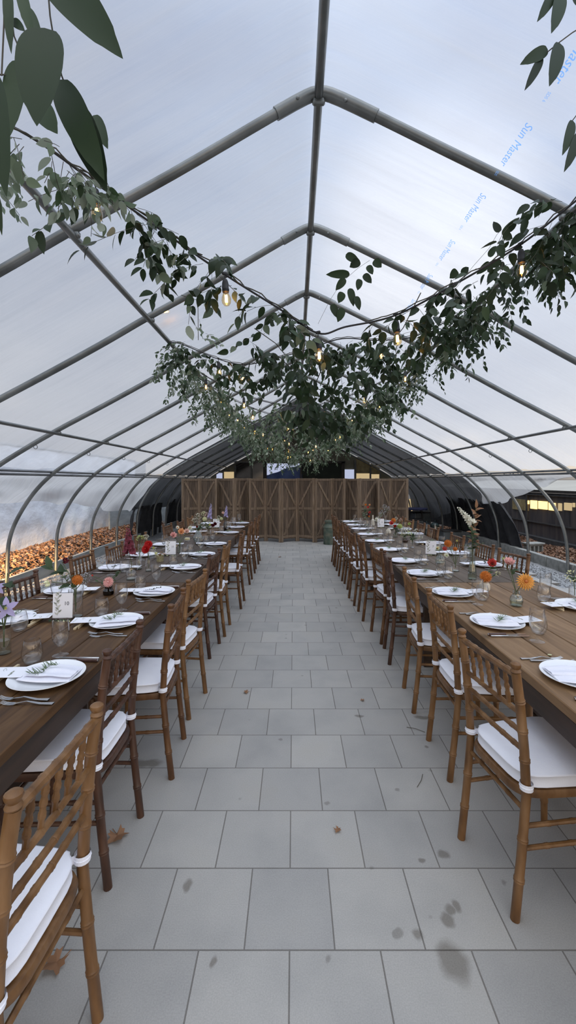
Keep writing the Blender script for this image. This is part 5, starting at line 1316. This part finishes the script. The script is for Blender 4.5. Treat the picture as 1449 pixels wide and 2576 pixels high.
# ------------------------------------------------------------------ string lights
def catmull(pts, n=6):
    P = [Vector(p) for p in pts]; out = []
    for i in range(len(P)-1):
        p0, p1, p2, p3 = P[max(i-1,0)], P[i], P[i+1], P[min(i+2,len(P)-1)]
        for k in range(n):
            t = k/n; out.append(.5*((2*p1) + (-p0+p2)*t + (2*p0-5*p1+4*p2-p3)*t*t + (-p0+3*p1-3*p2+p3)*t**3))
    out.append(P[-1]); return out
def bulb_meshes():
    s = MB(); s.tube([(0,0,0), (0,0,-.028)], .0026, 6); s.lathe([(0,-.026),(.010,-.026),(.013,-.034),(.0155,-.045),(.0155,-.070),(.017,-.072),(.017,-.080),(.0155,-.082),(.0155,-.088),(0,-.088)], 14)
    s.box(0, 0, .004, .026, .012, .014, .003)
    sm = s.mesh('socket', 'rubber')
    g = MB(); g.lathe([(.012,-.086),(.0145,-.096),(.0205,-.112),(.0225,-.126),(.0205,-.140),(.013,-.151),(.004,-.155),(0,-.1555)], 16)
    gm = g.mesh('bulb', 'bulbglass')
    f = MB()
    for k in range(4):
        a = k*pi/2; f.tube([(.004*cos(a), .004*sin(a), -.102), (.0055*cos(a+.3), .0055*sin(a+.3), -.136)], .0027, 6)
    return sm, gm, f.mesh('filament', 'filament')
SM, GM, FM = bulb_meshes()
def string(pts, bulbs, lab, n=6):
    path = catmull(pts, n); t = empty('string_light', path[len(path)//2], 0, lab, 'string lights', 'festoon strings')
    o0 = path[len(path)//2]
    MB().tube([p - o0 for p in path], .0048, 6).build('cord', 'rubber', t)
    for q in bulbs:
        if isinstance(q, float):
            L = [0]
            for a, b in zip(path, path[1:]): L.append(L[-1] + (b-a).length)
            d = q*L[-1]; i = max(j for j in range(len(L)) if L[j] <= d + 1e-9); i = min(i, len(path)-2); k = (d-L[i])/max(1e-9, L[i+1]-L[i]); p = path[i].lerp(path[i+1], k)
        else: p = min(path, key=lambda z: (z - q).length)
        s = bpy.data.objects.new('socket', SM); COL.objects.link(s); s.parent = t; s.location = p - o0; s.rotation_euler = (random.uniform(-.1,.1), random.uniform(-.1,.1), random.uniform(0, 6))
        g = bpy.data.objects.new('bulb', GM); COL.objects.link(g); g.parent = s
        f = bpy.data.objects.new('filament', FM); COL.objects.link(f); f.parent = g
    return path
PATHS = []
p1 = [at(-120,250,1.5), at(70,340,1.6), at(240,460,1.75), at(400,575,1.92), at(565,690,2.08), at(700,775,2.18), at(800,838,2.22), at(870,822,2.22), at(995,793,2.2), at(1150,712,2.12), at(1310,615,2.02), at(1449,505,1.92), at(1620,370,1.8)]
PATHS.append(string(p1, [at(240,460,1.75), at(567,690,2.08), at(797,838,2.22), at(995,793,2.2), at(1310,615,2.02)], 'black festoon string with amber bulbs sagging across, closest swag to camera', 8))
LP = lambda Y: W2(-.56, .652, Y, -.07)
RP = lambda Y: W2(.71, .697, Y, -.07)
p2 = [LP(4.1), at(455,865,4.0), at(540,900,3.95), at(610,917,3.85), at(680,905,3.8), at(770,880,3.7), at(860,852,3.6), at(955,856,3.5), at(1060,840,3.4), RP(3.3)]
PATHS.append(string(p2, [at(547,898,3.95), at(612,917,3.85), at(783,878,3.7), at(958,856,3.5), at(1075,830,3.4)], 'black festoon string with amber bulbs, second swag from camera', 8))
YK = [4.9, 5.8, 6.7, 7.6, 8.6, 9.7, 10.8]
for k, yk in enumerate(YK):
    a, c = LP(yk), RP(yk + (.5 if k % 2 else -.3)); zs = (2.42, 2.36, 2.30, 2.28, 2.24, 2.22, 2.2)[k]
    m_ = Vector((.12 + .25*sin(k*2.3), yk + .05, zs))
    pts = [a, a.lerp(m_, .33) + Vector((0,0,-.10)), a.lerp(m_, .66) + Vector((0,0,-.10)), m_, c.lerp(m_, .66) + Vector((0,0,-.10)), c.lerp(m_, .33) + Vector((0,0,-.10)), c]
    PATHS.append(string(pts, [.08, .24, .40, .56, .72, .88], 'black festoon string with amber bulbs in the greenery, %s swag from camera' % ORD[k+2], 5))
# the odd bulb lying against the purlin
t = empty('loose_bulb', at(372, 790, 3.95), 0, 'single lit bulb tucked sideways against the purlin on the leaf-pile slope', 'bulb')
for me in (SM, GM, FM):
    o = bpy.data.objects.new(me.name, me); COL.objects.link(o); o.parent = t; o.rotation_euler = (0, radians(-100), 0); o.location = (.05, 0, 0)

# ------------------------------------------------------------------ greenery
def spray(sb, lb, p, d, L, size, pale, hi, up=None):
    n = max(3, int(L / (size*.62))); pts = [Vector(p)]; d = Vector(d).normalized()
    for k in range(n):
        d = (d + Vector((random.gauss(0,.12), random.gauss(0,.12), -.13))).normalized(); pts.append(pts[-1] + d*(L/n))
    sb.tube(pts, .0011, 3, cap=False)
    for k in range(1, n+1):
        for s in ((1, -1) if random.random() < .45 else (random.choice((1,-1)),)):
            q = (pts[k] - pts[k-1]).normalized(); sd = q.cross(Vector((random.gauss(0,.5), random.gauss(0,.5), 1))).normalized()*s
            ld = (sd*.75 + q*.5 + Vector((0,0,-.45)) + Vector((random.gauss(0,.25),)*3)*.5).normalized()
            nr = Vector((random.gauss(0,.6), random.gauss(-.3,.6), random.gauss(.5,.6)))
            l = size*random.uniform(.65, 1.2)
            lb.leaf(pts[k] + ld*.006, ld, nr, l, l*random.uniform(.48, .62), 1 if random.random() < pale else 0, fold=random.uniform(.05,.45), curl=random.uniform(0,.35), hi=hi)
def garland(path, lab, per_m, Lr, size, pale, hi=False, mats=('leafdark','leafpale'), spread=.05, window=(0,1)):
    path = [Vector(p) for p in path]; o0 = path[len(path)//2].copy()
    t = empty('smilax_garland', o0, 0, lab, 'garland', 'smilax garlands')
    sb, lb = MB(), MB(); L = [0]
    for a, b in zip(path, path[1:]): L.append(L[-1] + (b-a).length)
    sb.tube([p - o0 + Vector((.01*sin(i*1.7), .01*cos(i*2.1), .012)) for i, p in enumerate(path)], .003, 4)
    N_ = int(L[-1]*per_m)
    for i in range(N_):
        f_ = window[0] + (window[1]-window[0])*random.random(); d = f_*L[-1]; j = max(k for k in range(len(L)) if L[k] <= d + 1e-9); j = min(j, len(path)-2)
        p = path[j].lerp(path[j+1], (d-L[j])/max(1e-9, L[j+1]-L[j])) - o0
        p += Vector((random.gauss(0,spread), random.gauss(0,spread), -abs(random.gauss(0,spread*.8))))
        dr = Vector((random.gauss(0,1), random.gauss(0,.8), random.uniform(-1.3,.1)))
        spray(sb, lb, p, dr, random.uniform(*Lr), size, pale, hi)
    sb.build('vine', 'vinestem', t); lb.build('leaves', list(mats), t, smooth='full' if hi else True)
    return t
garland(PATHS[0][14:48], 'dark green smilax garland wound along the swag closest to camera', 25, (.12, .38), .068, .2, True, window=(.12, .98), spread=.02)
garland(PATHS[0][60:], 'smilax garland of drooping leaves where the first swag meets the dark-shed purlin', 34, (.10, .34), .066, .12, True, mats=('leafdark','leafmid'))
garland(PATHS[0][10:30], 'thin sage smilax runner on the first swag at the leaf-pile end', 10, (.08, .2), .055, .8, True, mats=('leafmid','leafpale'), spread=.02)
garland(PATHS[1], 'green smilax garland wound along the second swag from camera', 28, (.12, .40), .066, .3, True, mats=('leafdark','leafmid'))
for k in range(len(YK)):
    garland(PATHS[2+k], 'green smilax garland wound along the %s swag from camera' % ORD[k+2], 24, (.14, .48), .064, .45, False, mats=('leafmid','leafpale'), spread=.10)
garland([LP(Y) for Y in [4.0 + .4*i for i in range(21)]], 'dense sage-coloured garland along the purlin on the leaf-pile slope', 26, (.14, .46), .055, .6, False, mats=('leafmid','leafpale'), spread=.09)
garland([RP(Y) for Y in [2.6 + .4*i for i in range(23)]], 'dense green garland along the purlin on the dark-shed slope', 24, (.14, .44), .06, .4, False, mats=('leafdark','leafmid'), spread=.09)
garland([LP(.9), LP(1.2), LP(1.5), LP(1.75)], 'pale sage garland hanging at the camera end of the leaf-pile purlin', 26, (.08, .22), .055, .85, True, mats=('leafmid','leafpale'), spread=.05)
garland([RP(1.95), RP(2.2), RP(2.45), RP(2.7)], 'leafy garland clump at the camera end of the dark-shed purlin', 60, (.12, .36), .062, .2, True, mats=('leafdark','leafmid'), spread=.06)
garland([at(-40,300,1.1), at(60,350,1.2), at(150,400,1.35), at(250,465,1.6)], 'pale sage leaves bunched behind the very large leaves over the leaf-pile side', 60, (.06, .16), .05, .85, True, mats=('leafmid','leafpale'), spread=.03)
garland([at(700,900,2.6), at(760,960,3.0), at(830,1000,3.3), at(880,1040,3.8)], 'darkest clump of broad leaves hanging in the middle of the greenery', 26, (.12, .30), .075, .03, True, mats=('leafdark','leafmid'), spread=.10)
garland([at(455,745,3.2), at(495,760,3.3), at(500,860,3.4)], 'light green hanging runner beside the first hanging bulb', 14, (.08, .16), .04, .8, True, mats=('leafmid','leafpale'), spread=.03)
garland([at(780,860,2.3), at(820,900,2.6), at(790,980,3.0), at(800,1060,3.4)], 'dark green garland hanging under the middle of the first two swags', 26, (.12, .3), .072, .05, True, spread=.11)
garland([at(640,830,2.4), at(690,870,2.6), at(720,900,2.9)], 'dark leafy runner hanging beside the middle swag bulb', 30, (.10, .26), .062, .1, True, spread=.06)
garland([at(1060,740,2.3), at(1010,830,2.5), at(960,900,2.9), at(900,960,3.4)], 'green garland hanging between the purlin and the middle bulbs', 26, (.12, .28), .064, .2, True, mats=('leafdark','leafmid'), spread=.07)

# close leaves hanging near the camera
def near_spray(name, lab, specs, stems, mats):
    pts0 = at(*stems[0][0]); t = empty('smilax_spray', pts0, 0, lab, 'greenery', 'sprays close to the camera')
    sb, lb = MB(), MB()
    for s in stems: sb.tube([at(*q) - pts0 for q in s], .0011, 6)
    for (bx, by, tx, ty, wpx, Y, m_, tilt) in specs:
        a = at(bx, by, Y) ; c = at(tx, ty, Y - tilt); d = c - a; L_ = d.length
        lb.leaf(a - pts0, d, (.15, -1, -.25), L_, wpx*Y/F*(.86 if Y < 1 else .8), m_, fold=.18, curl=.06, hi=2)
    sb.build('vine', 'vinestem', t); lb.build('leaves', list(mats), t, smooth='full')
near_spray('a', 'very large dark smilax leaves hanging at the upper corner over the leaf-pile side', [
 (112,70,85,300,128,.55,0,.03), (95,-110,299,126,118,.55,0,.02), (148,200,255,440,84,.60,0,.02), (185,262,262,470,82,.62,0,.03),
 (50,150,18,330,64,.62,1,.03), (-20,180,5,480,74,.52,0,.02), (20,-40,22,122,30,.6,1,.02), (48,-40,78,88,34,.6,1,.02), (130,110,152,160,36,.58,0,.0), (-6,490,2,590,18,.55,0,0),
 (235,290,268,368,40,.66,1,.02), (95,260,140,330,60,.66,1,.02), (60,20,100,90,40,.66,1,.02), (30,50,60,75,26,.6,0,.01)],
 [[(118,-60,.58),(126,40,.58),(137,108,.58),(155,190,.6),(182,262,.62)], [(12,-60,.6),(10,60,.6),(4,190,.6)], [(20,-30,.6),(35,90,.6),(60,150,.6)], [(0,188,.6),(30,188,.62),(100,150,.6)]], ('leafdark','leafmid'))
near_spray('b', 'dark oval smilax leaves on a thin stem, upper corner over the dark-shed side', [
 (1400,-30,1357,48,30,.85,0,.02), (1414,-20,1393,76,44,.85,0,.02), (1378,124,1313,158,34,.85,0,.02), (1364,142,1325,222,26,.85,0,.02), (1408,108,1388,210,46,.85,0,.02),
 (1441,303,1420,386,32,.85,0,.02), (1456,335,1425,428,32,.85,0,.02), (1446,-10,1449,12,22,.85,0,0)],
 [[(1480,58,.85),(1440,82,.85),(1405,108,.85),(1366,140,.85)], [(1420,-60,.85),(1412,-20,.85)], [(1480,250,.85),(1441,302,.85)]], ('leafdark','leafmid'))
near_spray('c', 'long thin runner with paired leaves above the third roof purlin bay, dark-shed slope', [
 (1232,660,1200,690,22,2.5,0,.0), (1228,645,1250,618,22,2.5,0,0), (1262,590,1310,545,24,2.5,0,0), (1255,585,1242,556,26,2.5,0,0), (1265,590,1290,600,26,2.5,0,0),(1150,680,1132,700,28,2.5,0,0),(1160,690,1180,672,24,2.5,0,0)],
 [[(1120,760,2.5),(1190,670,2.5),(1230,625,2.5),(1250,590,2.5),(1262,578,2.5)]], ('leafdark','leafmid'))
near_spray('d', 'thin dark-leaved runner rising from the middle swag toward the first purlin, dark-shed slope', [
 (870,640,905,660,26,3.2,0,0),(880,690,820,690,26,3.2,0,0),(868,700,845,730,24,3.2,0,0),(905,655,880,672,28,3.2,0,0),(940,655,960,672,28,3.2,0,0),(925,668,938,690,22,3.2,0,0),(915,690,935,712,24,3.2,0,0),(905,702,900,730,22,3.2,0,0),(862,735,852,762,26,3.2,0,0),(880,725,890,770,24,3.2,0,0),(895,745,905,780,22,3.2,0,0),(862,775,850,810,26,3.2,0,0),(835,765,850,800,24,3.2,0,0)],
 [[(800,815,3.2),(830,755,3.2),(860,710,3.2),(900,675,3.2),(930,655,3.2)]], ('leafdark','leafmid'))

# ------------------------------------------------------------------ unseen spot added for the orange glow on the leaf pile
lt = bpy.data.lights.new('added_glow', 'SPOT'); lt.energy = 1900; lt.color = (1, .62, .28); lt.spot_size = radians(36); lt.spot_blend = .7; lt.shadow_soft_size = .08
lo = bpy.data.objects.new('added_glow_spot', lt); COL.objects.link(lo); lo.location = (-4.25, 4.1, .8)
dv = Vector((-4.62, 6.6, 0)) - Vector(lo.location); lo.rotation_euler = dv.to_track_quat('-Z', 'Y').to_euler()
